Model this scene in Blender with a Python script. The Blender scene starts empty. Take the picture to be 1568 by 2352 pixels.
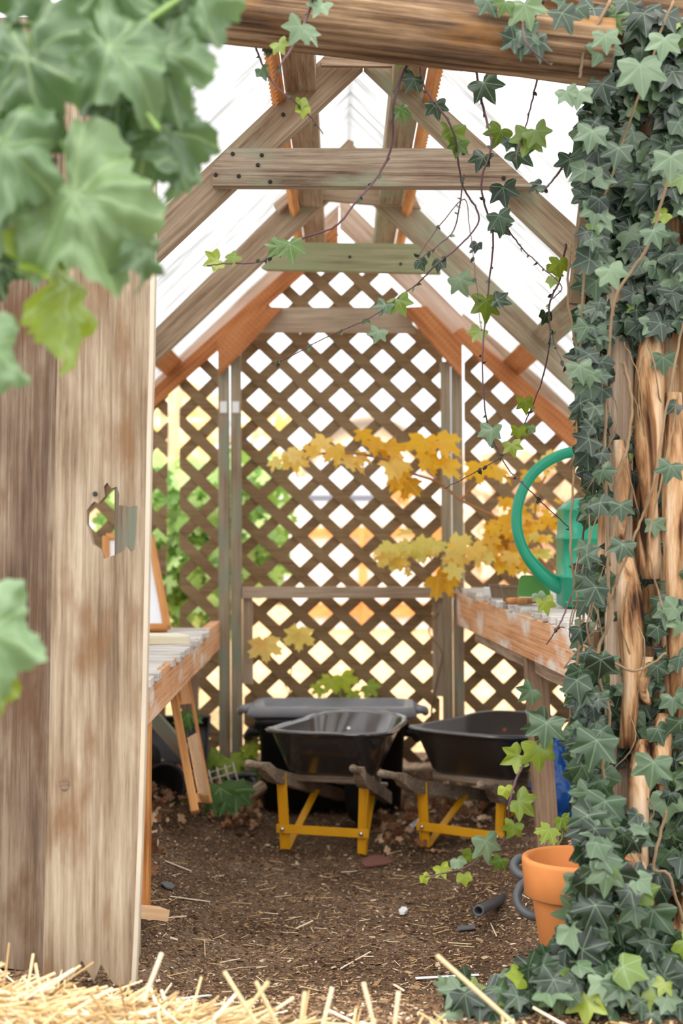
import bpy, bmesh, math, random
from mathutils import Vector, Matrix, noise
from mathutils.geometry import tessellate_polygon
random.seed(11)
R = random.uniform
SC = bpy.context.scene
COL = SC.collection

# ------------------------------------------------------------------ camera, sky, exposure
H = 1.08            # eye height above the garden soil
F = 3267.0          # focal length of the 50 mm lens in pixels of the 2352-pixel-tall frame
HOR = 1215.0        # height of the horizon in the frame
cam_d = bpy.data.cameras.new('camera')
cam = bpy.data.objects.new('camera', cam_d); COL.objects.link(cam)
cam.location = (0, 0, H); cam.rotation_euler = (math.pi/2, 0, 0)
cam_d.sensor_fit = 'VERTICAL'; cam_d.sensor_height = 36.0; cam_d.lens = F/2352*36
cam_d.shift_y = (HOR-1176)/2352
cam_d.clip_start = 0.05; cam_d.clip_end = 300
cam_d.dof.use_dof = True; cam_d.dof.focus_distance = 4.0; cam_d.dof.aperture_fstop = 2.3
SC.camera = cam

w = bpy.data.worlds.new('overcast_sky'); SC.world = w; w.use_nodes = True
nt = w.node_tree; nt.nodes.clear()
out = nt.nodes.new('ShaderNodeOutputWorld'); bg = nt.nodes.new('ShaderNodeBackground')
tc = nt.nodes.new('ShaderNodeTexCoord'); sep = nt.nodes.new('ShaderNodeSeparateXYZ')
rmp = nt.nodes.new('ShaderNodeValToRGB')
rmp.color_ramp.elements[0].position = 0.0; rmp.color_ramp.elements[0].color = (0.52, 0.545, 0.58, 1)
rmp.color_ramp.elements[1].position = 0.7; rmp.color_ramp.elements[1].color = (1.35, 1.35, 1.33, 1)
nt.links.new(tc.outputs['Generated'], sep.inputs[0]); nt.links.new(sep.outputs['Z'], rmp.inputs[0])
nt.links.new(rmp.outputs[0], bg.inputs['Color']); bg.inputs['Strength'].default_value = 1.5
nt.links.new(bg.outputs[0], out.inputs['Surface'])

sun_d = bpy.data.lights.new('sun', 'SUN'); sun_d.energy = 0.5; sun_d.angle = math.radians(25); sun_d.color = (1, 0.95, 0.88)
sun = bpy.data.objects.new('sun', sun_d); COL.objects.link(sun)
sun.rotation_euler = (math.radians(38), math.radians(-22), 0); sun.location = (0, -3, 8)

SC.view_settings.view_transform = 'Standard'; SC.view_settings.look = 'None'
SC.view_settings.gamma = 1.0; SC.view_settings.use_curve_mapping = False
SC.view_settings.exposure = 1.05

# ------------------------------------------------------------------ helpers
def P(px, py, D):
    return Vector(((px-784)*D/F, D, H-(py-HOR)*D/F))
W = {}
def thing(name, label, cat, loc=(0, 0, 0), group=None):
    o = bpy.data.objects.new(name, None); COL.objects.link(o)
    o.location = loc; o['label'] = label; o['category'] = cat; o.empty_display_size = 0.1
    if group: o['group'] = group
    W[o] = Matrix.Translation(Vector(loc)); return o
def tag(o, label, cat, group=None, kind=None):
    o['label'] = label; o['category'] = cat
    if group: o['group'] = group
    if kind: o['kind'] = kind
    return o
def link(name, me, mat, parent=None, M=None, label=None):
    o = bpy.data.objects.new(name, me); COL.objects.link(o)
    M = M or Matrix.Identity(4)
    if mat and not me.materials: me.materials.append(mat)
    if parent is not None:
        o.parent = parent; o.matrix_basis = W[parent].inverted() @ M
    else: o.matrix_basis = M
    W[o] = M
    if label: o['label'] = label
    return o
def recentre(o):
    """move a world-built top-level mesh's origin to its base"""
    me = o.data; n = len(me.vertices)
    xs = [v.co for v in me.vertices]
    c = Vector(((min(v.x for v in xs)+max(v.x for v in xs))/2, (min(v.y for v in xs)+max(v.y for v in xs))/2, min(v.z for v in xs)))
    me.transform(Matrix.Translation(-c)); o.matrix_basis = o.matrix_basis @ Matrix.Translation(c); W[o] = o.matrix_basis.copy()
    return o
def bm_mesh(bm, name, smooth=False):
    bmesh.ops.recalc_face_normals(bm, faces=bm.faces[:])
    me = bpy.data.meshes.new(name); bm.to_mesh(me); bm.free()
    if smooth:
        for p in me.polygons: p.use_smooth = True
    return me
def frame(x, up):
    x = Vector(x).normalized(); up = Vector(up)
    y = up.cross(x)
    if y.length < 1e-6: y = Vector((0, 1, 0)).cross(x)
    y.normalize(); z = x.cross(y)
    return Matrix((x, y, z)).transposed().to_4x4()
def board(name, p0, p1, wz, ty, mat, parent=None, up=(0, 0, 1), label=None, rough=0.0, bev=0.003, seg=1):
    p0 = Vector(p0); p1 = Vector(p1); L = (p1-p0).length
    bm = bmesh.new(); bmesh.ops.create_cube(bm, size=1)
    for v in bm.verts: v.co = Vector(((v.co.x+.5)*L, v.co.y*ty, v.co.z*wz))
    if rough > 0:
        es = [e for e in bm.edges if abs((e.verts[0].co-e.verts[1].co).x) > L*.9]
        bmesh.ops.subdivide_edges(bm, edges=es, cuts=max(4, int(L/.05)), use_grid_fill=True)
        s = R(0, 100)
        for v in bm.verts:
            n = noise.noise_vector(Vector((v.co.x*5+s, v.co.y*20, v.co.z*20)))
            v.co += Vector((n.x*.3, n.y, n.z))*rough
    elif bev: bmesh.ops.bevel(bm, geom=bm.edges[:], offset=min(bev, wz*.25, ty*.25), segments=seg, affect='EDGES')
    M = Matrix.Translation(p0) @ frame(p1-p0, up)
    return link(name, bm_mesh(bm, name), mat, parent, M, label)
def prism(name, pts, t, mat, parent=None, M=None, holes=(), label=None):
    """closed prism from a 2-D outline (local XZ), thickness along +Y, optional holes"""
    loops = [[Vector((a, b, 0)) for a, b in pts]] + [[Vector((a, b, 0)) for a, b in h] for h in holes]
    flat = [v for l in loops for v in l]; n = len(flat)
    tris = tessellate_polygon(loops)
    vs = [(v.x, 0, v.y) for v in flat]+[(v.x, t, v.y) for v in flat]
    fs = [tuple(a) for a in tris]+[tuple(i+n for i in reversed(a)) for a in tris]
    k = 0
    for l in loops:
        m = len(l)
        for i in range(m):
            a, b = k+i, k+(i+1) % m
            fs.append((a, b, b+n, a+n))
        k += m
    me = bpy.data.meshes.new(name); me.from_pydata(vs, [], fs)
    bm = bmesh.new(); bm.from_mesh(me); bmesh.ops.recalc_face_normals(bm, faces=bm.faces[:]); bm.to_mesh(me); bm.free()
    return link(name, me, mat, parent, M, label)
def pxboard(name, pts, D, t, mat, parent=None, ax=None, holes=(), label=None):
    """a sawn board standing in the plane Y = D; outline given as photo pixels, ax = its grain direction"""
    Wp = [P(x, y, D) for x, y in pts]
    a = (P(ax[1][0], ax[1][1], D)-P(ax[0][0], ax[0][1], D)).normalized() if ax else Vector((1, 0, 0))
    o = Wp[0]; M = Matrix((a, Vector((0, 1, 0)), a.cross(Vector((0, 1, 0))))).transposed().to_4x4(); M.translation = o
    Mi = M.inverted()
    f = lambda q: (lambda v: (v.x, v.z))(Mi @ q)
    return prism(name, [f(q) for q in Wp], t, mat, parent, M, [[f(P(x, y, D)) for x, y in h] for h in holes], label)
def tube_bm(bm, pts, rad, n=8, cap=True):
    pts = [Vector(p) for p in pts]; rings = []
    rr = rad if isinstance(rad, (list, tuple)) else [rad]*len(pts)
    prev = None
    for i, p in enumerate(pts):
        d = (pts[min(i+1, len(pts)-1)]-pts[max(i-1, 0)]).normalized()
        if prev is None:
            u = d.orthogonal().normalized()
        else:
            u = (prev-d*prev.dot(d)); u = u.normalized() if u.length > 1e-6 else d.orthogonal().normalized()
        prev = u; v = d.cross(u)
        rings.append([bm.verts.new(p+(u*math.cos(2*math.pi*k/n)+v*math.sin(2*math.pi*k/n))*rr[i]) for k in range(n)])
    for a, b in zip(rings, rings[1:]):
        for k in range(n): bm.faces.new((a[k], a[(k+1) % n], b[(k+1) % n], b[k]))
    if cap: bm.faces.new(rings[0][::-1]); bm.faces.new(rings[-1])
def smooth_path(pts, k=6, jit=0.0):
    pts = [Vector(p) for p in pts]; out = []
    for i in range(len(pts)-1):
        p0, p1, p2, p3 = pts[max(i-1, 0)], pts[i], pts[i+1], pts[min(i+2, len(pts)-1)]
        for j in range(k):
            t = j/k
            q = 0.5*((2*p1)+(p2-p0)*t+(2*p0-5*p1+4*p2-p3)*t*t+(3*p1-p0-3*p2+p3)*t**3)
            if jit: q = q+Vector((R(-jit, jit), R(-jit, jit), R(-jit, jit)))
            out.append(q)
    out.append(pts[-1]); return out
def tube(name, pts, rad, mat, parent=None, n=8, label=None):
    bm = bmesh.new(); tube_bm(bm, pts, rad, n); return link(name, bm_mesh(bm, name, True), mat, parent, None, label)
def lathe(name, prof, mat, parent=None, M=None, n=40, label=None):
    bm = bmesh.new(); rings = []
    for r, z in prof:
        rings.append([bm.verts.new((r*math.cos(2*math.pi*k/n), r*math.sin(2*math.pi*k/n), z)) for k in range(n)])
    for a, b in zip(rings, rings[1:]):
        for k in range(n): bm.faces.new((a[k], a[(k+1) % n], b[(k+1) % n], b[k]))
    bm.faces.new(rings[0][::-1]); bm.faces.new(rings[-1])
    return link(name, bm_mesh(bm, name, True), mat, parent, M, label)
def loft(rings, cap0=True, cap1=True):
    bm = bmesh.new(); vr = [[bm.verts.new(p) for p in r] for r in rings]; n = len(rings[0])
    for a, b in zip(vr, vr[1:]):
        for k in range(n): bm.faces.new((a[k], a[(k+1) % n], b[(k+1) % n], b[k]))
    if cap0: bm.faces.new(vr[0][::-1])
    if cap1: bm.faces.new(vr[-1])
    return bm
def rquad(corners, r, z, n=6):
    """quad with rounded corners, same vertex count for every ring"""
    out = []; m = len(corners)
    for i in range(m):
        p = Vector(corners[i]); a = (Vector(corners[i-1])-p); b = (Vector(corners[(i+1) % m])-p)
        a.normalize(); b.normalize(); s = p+a*r; e = p+b*r
        for k in range(n+1):
            t = k/n; q = s*(1-t)**2+p*2*t*(1-t)+e*t*t
            out.append(Vector((q.x, q.y, z(q) if callable(z) else z)))
    return out
def ipol(tbl, y):
    if y <= tbl[0][0]: return tbl[0][1]
    for (a, u), (b, v) in zip(tbl, tbl[1:]):
        if y <= b: return u+(v-u)*(y-a)/(b-a)
    return tbl[-1][1]
def sstep(a, b, x):
    t = max(0, min(1, (x-a)/(b-a))); return t*t*(3-2*t)

# ------------------------------------------------------------------ materials
def lin(r, g, b):
    f = lambda c: (c/255)/12.92 if c/255 <= .04045 else ((c/255+.055)/1.055)**2.4
    return (f(r), f(g), f(b), 1)
def mat0(name):
    m = bpy.data.materials.new(name); m.use_nodes = True; t = m.node_tree
    return m, t, t.nodes['Principled BSDF'], t.nodes['Material Output']
def N(t, typ, **k):
    n = t.nodes.new('ShaderNode'+typ)
    for a, b in k.items(): setattr(n, a, b)
    return n
def ramp(t, stops):
    r = N(t, 'ValToRGB'); e = r.color_ramp.elements
    while len(e) < len(stops): e.new(0.5)
    for x, (p, c) in zip(e, stops): x.position = p; x.color = c if len(c) == 4 else (*c, 1)
    return r
def coords(t, scale, rnd=True):
    c = N(t, 'TexCoord'); mp = N(t, 'Mapping'); mp.inputs['Scale'].default_value = scale
    if rnd:
        oi = N(t, 'ObjectInfo'); mu = N(t, 'Math', operation='MULTIPLY'); mu.inputs[1].default_value = 37.0
        t.links.new(oi.outputs['Random'], mu.inputs[0]); cb = N(t, 'CombineXYZ')
        for i in range(3): t.links.new(mu.outputs[0], cb.inputs[i])
        t.links.new(cb.outputs[0], mp.inputs['Location'])
    t.links.new(c.outputs['Object'], mp.inputs['Vector']); return mp
def wood(name, dark, mid, light, grain=1.0, patch=None, patch_at=.6, rough=.85, bump=.4, contrast=1.0, holes=None):
    m, t, b, o = mat0(name); L = t.links.new
    mp = coords(t, (1.8*grain, 60*grain, 60*grain)); n1 = N(t, 'TexNoise'); n1.inputs['Scale'].default_value = 1.6
    n1.inputs['Detail'].default_value = 8; n1.inputs['Roughness'].default_value = .74; n1.inputs['Distortion'].default_value = .25
    L(mp.outputs[0], n1.inputs['Vector'])
    mp2 = coords(t, (2.2, 7, 7)); n2 = N(t, 'TexNoise'); n2.inputs['Scale'].default_value = 1.5; n2.inputs['Detail'].default_value = 4
    L(mp2.outputs[0], n2.inputs['Vector'])
    mx = N(t, 'Math', operation='MULTIPLY_ADD'); mx.inputs[1].default_value = .65; L(n1.outputs['Fac'], mx.inputs[0])
    m2 = N(t, 'Math', operation='MULTIPLY'); m2.inputs[1].default_value = .35; L(n2.outputs['Fac'], m2.inputs[0]); L(m2.outputs[0], mx.inputs[2])
    c = .14/contrast
    r = ramp(t, [(.5-c*1.1, dark), (.5-c*.25, mid), (.5+c*.8, light)]); L(mx.outputs[0], r.inputs[0]); colr = r.outputs[0]
    if patch:
        mp3 = coords(t, (4, 11, 11)); n3 = N(t, 'TexNoise'); n3.inputs['Scale'].default_value = 1.0; n3.inputs['Detail'].default_value = 6
        L(mp3.outputs[0], n3.inputs['Vector']); rr = ramp(t, [(patch_at-.07, (0, 0, 0)), (patch_at+.07, (1, 1, 1))]); L(n3.outputs['Fac'], rr.inputs[0])
        ml = N(t, 'Math', operation='MULTIPLY'); ml.inputs[1].default_value = .8; L(rr.outputs[0], ml.inputs[0])
        mc = N(t, 'MixRGB'); L(ml.outputs[0], mc.inputs[0]); L(colr, mc.inputs[1]); mc.inputs[2].default_value = patch; colr = mc.outputs[0]
    if holes:
        # rows of small incised preservative marks
        mp4 = coords(t, (48, 48, 48), False); fr = N(t, 'VectorMath', operation='FRACTION'); L(mp4.outputs[0], fr.inputs[0])
        s = N(t, 'SeparateXYZ'); L(fr.outputs[0], s.inputs[0]); cb = N(t, 'CombineXYZ'); L(s.outputs[0], cb.inputs[0]); L(s.outputs[2], cb.inputs[1])
        dd = N(t, 'VectorMath', operation='DISTANCE'); L(cb.outputs[0], dd.inputs[0]); dd.inputs[1].default_value = (.5, .5, 0)
        lt = N(t, 'Math', operation='LESS_THAN'); lt.inputs[1].default_value = .14; L(dd.outputs['Value'], lt.inputs[0])
        mc = N(t, 'MixRGB'); L(lt.outputs[0], mc.inputs[0]); L(colr, mc.inputs[1]); mc.inputs[2].default_value = holes; colr = mc.outputs[0]
    L(colr, b.inputs['Base Color']); b.inputs['Roughness'].default_value = rough; b.inputs['Specular IOR Level'].default_value = .25
    bp = N(t, 'Bump'); bp.inputs['Strength'].default_value = bump; bp.inputs['Distance'].default_value = .004
    L(n1.outputs['Fac'], bp.inputs['Height']); L(bp.outputs[0], b.inputs['Normal']); return m
def plain(name, c, rough=.5, metal=0, spec=.5, bump=0, bscale=60, vary=.0):
    m, t, b, o = mat0(name); b.inputs['Base Color'].default_value = c; b.inputs['Roughness'].default_value = rough
    b.inputs['Metallic'].default_value = metal; b.inputs['Specular IOR Level'].default_value = spec
    mp = coords(t, (1, 1, 1)); n = N(t, 'TexNoise'); n.inputs['Scale'].default_value = bscale; n.inputs['Detail'].default_value = 4
    t.links.new(mp.outputs[0], n.inputs['Vector'])
    if vary:
        d = tuple(x*(1-vary) for x in c[:3])+(1,); l = tuple(min(1, x*(1+vary)) for x in c[:3])+(1,)
        n2 = N(t, 'TexNoise'); n2.inputs['Scale'].default_value = 9; n2.inputs['Detail'].default_value = 5; t.links.new(mp.outputs[0], n2.inputs['Vector'])
        r = ramp(t, [(.35, d), (.65, l)]); t.links.new(n2.outputs['Fac'], r.inputs[0]); t.links.new(r.outputs[0], b.inputs['Base Color'])
    if bump:
        bp = N(t, 'Bump'); bp.inputs['Strength'].default_value = bump; bp.inputs['Distance'].default_value = .003
        t.links.new(n.outputs['Fac'], bp.inputs['Height']); t.links.new(bp.outputs[0], b.inputs['Normal'])
    return m
def leafmat(name, stops, vein=None, axes=(), vw=.03, trans=.35, rough=.42, spec=.5, blot=None, tcol=None):
    """leaf surface: colour by per-leaf tint, pale veins along the lobe axes (UV), light passing through"""
    m, t, b, o = mat0(name); L = t.links.new
    at = N(t, 'Attribute', attribute_name='tint'); r = ramp(t, stops); L(at.outputs['Fac'], r.inputs[0]); colr = r.outputs[0]
    tc = N(t, 'TexCoord'); no = N(t, 'TexNoise'); no.inputs['Scale'].default_value = 38; no.inputs['Detail'].default_value = 3
    L(tc.outputs['Object'], no.inputs['Vector'])
    if blot:
        rr = ramp(t, [(.52, (0, 0, 0)), (.68, (.7, .7, .7))]); L(no.outputs['Fac'], rr.inputs[0])
        mc = N(t, 'MixRGB'); L(rr.outputs[0], mc.inputs[0]); L(colr, mc.inputs[1]); mc.inputs[2].default_value = blot; colr = mc.outputs[0]
    if vein and axes:
        uv = N(t, 'UVMap', uv_map='UVMap'); cur = None
        for ax in axes:
            ax = Vector((ax[0], ax[1], 0)).normalized()
            d = N(t, 'VectorMath', operation='DOT_PRODUCT'); L(uv.outputs[0], d.inputs[0]); d.inputs[1].default_value = ax
            c = N(t, 'VectorMath', operation='DOT_PRODUCT'); L(uv.outputs[0], c.inputs[0]); c.inputs[1].default_value = (-ax.y, ax.x, 0)
            ab = N(t, 'Math', operation='ABSOLUTE'); L(c.outputs['Value'], ab.inputs[0])
            ng = N(t, 'Math', operation='LESS_THAN'); L(d.outputs['Value'], ng.inputs[0]); ng.inputs[1].default_value = 0
            ad = N(t, 'Math', operation='ADD'); L(ab.outputs[0], ad.inputs[0]); L(ng.outputs[0], ad.inputs[1])
            if cur is None: cur = ad.outputs[0]
            else:
                mn = N(t, 'Math', operation='MINIMUM'); L(cur, mn.inputs[0]); L(ad.outputs[0], mn.inputs[1]); cur = mn.outputs[0]
        mr = N(t, 'MapRange'); mr.inputs['From Min'].default_value = vw*.3; mr.inputs['From Max'].default_value = vw*1.6
        mr.inputs['To Min'].default_value = .5; mr.inputs['To Max'].default_value = 0; L(cur, mr.inputs['Value'])
        mc = N(t, 'MixRGB'); L(mr.outputs[0], mc.inputs[0]); L(colr, mc.inputs[1]); mc.inputs[2].default_value = vein; colr = mc.outputs[0]
    L(colr, b.inputs['Base Color']); b.inputs['Roughness'].default_value = rough; b.inputs['Specular IOR Level'].default_value = spec
    bp = N(t, 'Bump'); bp.inputs['Strength'].default_value = .25; bp.inputs['Distance'].default_value = .003; L(no.outputs['Fac'], bp.inputs['Height']); L(bp.outputs[0], b.inputs['Normal'])
    tr = N(t, 'BsdfTranslucent')
    hs = N(t, 'HueSaturation'); hs.inputs['Saturation'].default_value = 1.25; hs.inputs['Value'].default_value = 1.4; hs.inputs['Hue'].default_value = .49; hs.inputs['Saturation'].default_value = 1.1
    L(colr, hs.inputs['Color']); L(hs.outputs[0], tr.inputs['Color'])
    mx = N(t, 'MixShader'); mx.inputs[0].default_value = trans; L(b.outputs[0], mx.inputs[1]); L(tr.outputs[0], mx.inputs[2]); L(mx.outputs[0], o.inputs['Surface'])
    return m

M_board = wood('weathered_fence_wood', lin(72, 52, 36), lin(134, 114, 92), lin(180, 164, 142), .75, lin(118, 86, 56), .61, bump=.9, contrast=.85)
M_board_edge = None
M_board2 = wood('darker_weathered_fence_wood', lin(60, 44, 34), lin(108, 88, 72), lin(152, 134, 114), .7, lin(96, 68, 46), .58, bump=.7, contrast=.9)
M_log = wood('split_log_wood', lin(26, 20, 17), lin(98, 74, 54), lin(180, 148, 112), .50, lin(150, 106, 60), .62, bump=1.0, contrast=.8)
M_rafter = wood('grey_rafter_wood', lin(110, 88, 70), lin(158, 134, 110), lin(188, 168, 144), 1, lin(160, 162, 138), .66)
M_rafter_g = wood('green_tinged_rafter_wood', lin(112, 92, 74), lin(156, 138, 114), lin(186, 172, 148), 1, lin(158, 164, 138), .58)
M_tie = wood('grey_tie_wood_with_green_paint', lin(96, 78, 64), lin(154, 134, 114), lin(196, 180, 160), 1, lin(160, 170, 144), .60)
M_tieg = wood('olive_tie_wood', lin(116, 112, 84), lin(148, 144, 110), lin(172, 170, 136), 1, lin(148, 154, 116), .5)
M_tiep = wood('pale_tie_wood', lin(130, 112, 92), lin(168, 148, 126), lin(192, 174, 154), 1)
M_orange = wood('orange_stained_wood', lin(136, 82, 44), lin(178, 112, 64), lin(198, 136, 88), .8, None, rough=.6, bump=.2, holes=lin(140, 80, 40))
M_orange2 = wood('orange_stained_batten', lin(150, 90, 44), lin(200, 130, 70), lin(226, 164, 104), .8, None, rough=.6, bump=.2)
M_pink = wood('bleached_pink_wood', lin(160, 130, 108), lin(200, 172, 150), lin(222, 202, 186), .8)
M_lattice = wood('brown_lattice_slats', lin(104, 84, 58), lin(136, 112, 82), lin(156, 132, 100), 1, None, bump=.2)
M_post = wood('greenish_door_post_wood', lin(112, 92, 74), lin(150, 134, 112), lin(172, 160, 138), 1, lin(138, 148, 130), .55)
M_fascia = wood('painted_orange_bench_fascia', lin(176, 116, 74), lin(212, 152, 106), lin(230, 184, 142), .8, lin(232, 232, 226), .6, rough=.7, holes=lin(236, 214, 190))
M_slat = wood('whitewashed_bench_slats', lin(130, 118, 108), lin(198, 192, 184), lin(228, 226, 222), .9, lin(190, 178, 176), .6)
M_leg = wood('brown_bench_leg', lin(98, 74, 56), lin(134, 108, 86), lin(160, 136, 112), 1)
M_ledge = wood('split_grey_board', lin(110, 90, 74), lin(168, 142, 118), lin(200, 180, 158), 1)
M_pine = wood('varnished_pine', lin(150, 90, 44), lin(196, 132, 74), lin(220, 164, 104), .8, None, rough=.5, bump=.15)
M_plyw = wood('pale_plywood', lin(186, 140, 100), lin(214, 172, 130), lin(228, 194, 156), .6, None, bump=.1)
M_newpine = wood('new_pale_pine', lin(206, 190, 150), lin(230, 220, 190), lin(244, 240, 222), .8, None, bump=.1)
M_screw = plain('dark_screw_steel', (.06, .055, .05, 1), .5, .8)
M_steel = plain('bright_bolt_steel', (.75, .75, .75, 1), .3, 1)
# ------------------------------------------------------------------ ground
def gz(x, y):
    path = (1-sstep(.30, .80, abs(x-.02)))*sstep(3.0, 4.0, y)*(1-sstep(6.3, 7.0, y))
    z = -.165*path
    z += .05*math.exp(-((x+.75)/.22)**2-((y-5.0)/.6)**2)
    z += .13*math.exp(-((x+1.0)/.75)**2)*(1-sstep(2.9, 3.25, y))*sstep(2.2, 2.6, y)
    z += .012*noise.noise(Vector((x*3, y*3, 0)))+.006*noise.noise(Vector((x*9, y*9, 4)))
    if y > 6.6 or abs(x) > 1.4: z *= .5
    return z
def ground_mesh(x0, x1, y0, y1, nx, ny, fz, name):
    vs = []; fs = []
    for j in range(ny+1):
        for i in range(nx+1):
            x = x0+(x1-x0)*i/nx; y = y0+(y1-y0)*j/ny; vs.append((x, y, fz(x, y)))
    for j in range(ny):
        for i in range(nx):
            a = j*(nx+1)+i; fs.append((a, a+1, a+nx+2, a+nx+1))
    me = bpy.data.meshes.new(name); me.from_pydata(vs, [], fs)
    for p in me.polygons: p.use_smooth = True
    return me
def soil_material():
    m, t, b, o = mat0('speckled_soil'); L = t.links.new; mp = coords(t, (1, 1, 1), False)
    n1 = N(t, 'TexNoise'); n1.inputs['Scale'].default_value = 3.2; n1.inputs['Detail'].default_value = 5; L(mp.outputs[0], n1.inputs['Vector'])
    r1 = ramp(t, [(.3, lin(100, 80, 64)), (.55, lin(132, 108, 88)), (.75, lin(158, 134, 112))]); L(n1.outputs['Fac'], r1.inputs[0])
    n2 = N(t, 'TexNoise'); n2.inputs['Scale'].default_value = 95; n2.inputs['Detail'].default_value = 5; n2.inputs['Roughness'].default_value = .7; L(mp.outputs[0], n2.inputs['Vector'])
    r2 = ramp(t, [(.36, (.25, .22, .2)), (.5, (.8, .8, .8)), (.64, (1.5, 1.45, 1.35))]); L(n2.outputs['Fac'], r2.inputs[0])
    mu = N(t, 'MixRGB', blend_type='MULTIPLY'); mu.inputs[0].default_value = 1; L(r1.outputs[0], mu.inputs[1]); L(r2.outputs[0], mu.inputs[2])
    v = N(t, 'TexVoronoi'); v.inputs['Scale'].default_value = 120; L(mp.outputs[0], v.inputs['Vector'])
    s = N(t, 'SeparateColor'); L(v.outputs['Color'], s.inputs[0]); gt = N(t, 'Math', operation='GREATER_THAN'); gt.inputs[1].default_value = .80; L(s.outputs[0], gt.inputs[0])
    r3 = ramp(t, [(0, lin(170, 130, 96)), (.6, lin(206, 176, 142)), (1, lin(236, 222, 200))]); L(s.outputs[1], r3.inputs[0])
    lt = N(t, 'Math', operation='LESS_THAN'); lt.inputs[1].default_value = .35; L(v.outputs['Distance'], lt.inputs[0])
    am = N(t, 'Math', operation='MULTIPLY'); L(gt.outputs[0], am.inputs[0]); L(lt.outputs[0], am.inputs[1])
    mc = N(t, 'MixRGB'); L(am.outputs[0], mc.inputs[0]); L(mu.outputs[0], mc.inputs[1]); L(r3.outputs[0], mc.inputs[2])
    L(mc.outputs[0], b.inputs['Base Color']); b.inputs['Roughness'].default_value = .95; b.inputs['Specular IOR Level'].default_value = .1
    bp = N(t, 'Bump'); bp.inputs['Strength'].default_value = 1; bp.inputs['Distance'].default_value = .012; L(n2.outputs['Fac'], bp.inputs['Height']); L(bp.outputs[0], b.inputs['Normal'])
    return m
M_soil = soil_material()
o = link('floor', ground_mesh(-3, 3, -2, 6.9, 150, 240, gz, 'floor'), M_soil); o['kind'] = 'structure'
def outside_material():
    m, t, b, o = mat0('pale_leafy_yard'); L = t.links.new; mp = coords(t, (1, 1, 1), False)
    n1 = N(t, 'TexNoise'); n1.inputs['Scale'].default_value = 6; n1.inputs['Detail'].default_value = 7; n1.inputs['Roughness'].default_value = .65; L(mp.outputs[0], n1.inputs['Vector'])
    r1 = ramp(t, [(.30, lin(176, 128, 84)), (.44, lin(206, 166, 116)), (.54, lin(222, 190, 146)), (.64, lin(206, 146, 98)), (.76, lin(236, 214, 180))]); L(n1.outputs['Fac'], r1.inputs[0])
    L(r1.outputs[0], b.inputs['Base Color']); b.inputs['Roughness'].default_value = .95; b.inputs['Specular IOR Level'].default_value = .1
    return m
def gz2(x, y):
    return (gz(x, 6.9) if y < 6.95 else 0)-.004+.02*noise.noise(Vector((x*.8, y*.8, 0)))*sstep(7, 9, y)
o = link('ground', ground_mesh(-40, 40, 6.9, 90, 160, 140, gz2, 'ground'), outside_material()); o['kind'] = 'structure'

# ------------------------------------------------------------------ roof sheets
def sheet_material():
    m, t, b, o = mat0('translucent_corrugated_plastic'); L = t.links.new
    mp = coords(t, (.9, 5, .9), False); n = N(t, 'TexNoise'); n.inputs['Scale'].default_value = 3; n.inputs['Detail'].default_value = 6; L(mp.outputs[0], n.inputs['Vector'])
    r = ramp(t, [(.36, (.36, .36, .36)), (.47, (.53, .53, .53))]); L(n.outputs['Fac'], r.inputs[0])
    tr = N(t, 'BsdfTranslucent'); L(r.outputs[0], tr.inputs['Color']); df = N(t, 'BsdfDiffuse'); L(r.outputs[0], df.inputs['Color'])
    tp = N(t, 'BsdfTransparent'); a = N(t, 'MixShader'); a.inputs[0].default_value = .12; L(tr.outputs[0], a.inputs[1]); L(df.outputs[0], a.inputs[2])
    c = N(t, 'MixShader'); c.inputs[0].default_value = .06; L(a.outputs[0], c.inputs[1]); L(tp.outputs[0], c.inputs[2]); L(c.outputs[0], o.inputs['Surface'])
    return m
M_sheet = sheet_material()
XC = .03; RTOP = H+1.57; SL = .965
def roof(side, y0, y1, name):
    pitch = .036; sub = 6; n = int((y1-y0)/pitch*sub); vs = []; fs = []; K = 10; nrm = Vector((side*SL, 0, 1)).normalized()
    for i in range(n+1):
        y = y0+(y1-y0)*i/n; a = math.cos(2*math.pi*i/sub)*.0085
        for k in range(K+1):
            u = -.02+1.5*k/K; p = Vector((XC+side*u, y, RTOP-SL*u))+nrm*a; vs.append(p)
    for i in range(n):
        for k in range(K):
            q = i*(K+1)+k; fs.append((q, q+1, q+K+2, q+K+1))
    me = bpy.data.meshes.new(name); me.from_pydata(vs, [], fs)
    for p in me.polygons: p.use_smooth = True
    o = link(name, me, M_sheet); o['kind'] = 'structure'; return o
roof(-1, 3.5, 6.75, 'ceiling'); roof(1, 3.99, 6.75, 'ceiling')
# low side walls of the same sheet on posts
for side, nm in ((-1, 'wall_left'), (1, 'wall_right')):
    n = 540; vs = []; fs = []
    for i in range(n+1):
        y = 4.0+2.65*i/n; a = math.cos(2*math.pi*i/6)*.006
        vs += [(XC+side*(1.46+a), y, -.05), (XC+side*(1.46+a), y, RTOP-SL*1.46)]
    for i in range(n): fs.append((2*i, 2*i+1, 2*i+3, 2*i+2))
    me = bpy.data.meshes.new(nm); me.from_pydata(vs, [], fs); o = link(nm, me, M_sheet); o['kind'] = 'structure'

# ------------------------------------------------------------------ roof frames
def ext(pa, pb, x):  # extend a pixel line to x
    return (x, pa[1]+(pb[1]-pa[1])*(x-pa[0])/(pb[0]-pa[0]))
def screw(root, px, py, D, r=.006, mat=None):
    M = Matrix.Translation(P(px, py, D-.003)) @ Matrix.Rotation(math.pi/2, 4, 'X')
    lathe('screw', [(r, -.004), (r, 0), (r*.7, .003), (r*.25, .003), (r*.2, 0)], mat or M_screw, root, M, 12)
def stain_streak(): pass
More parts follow.
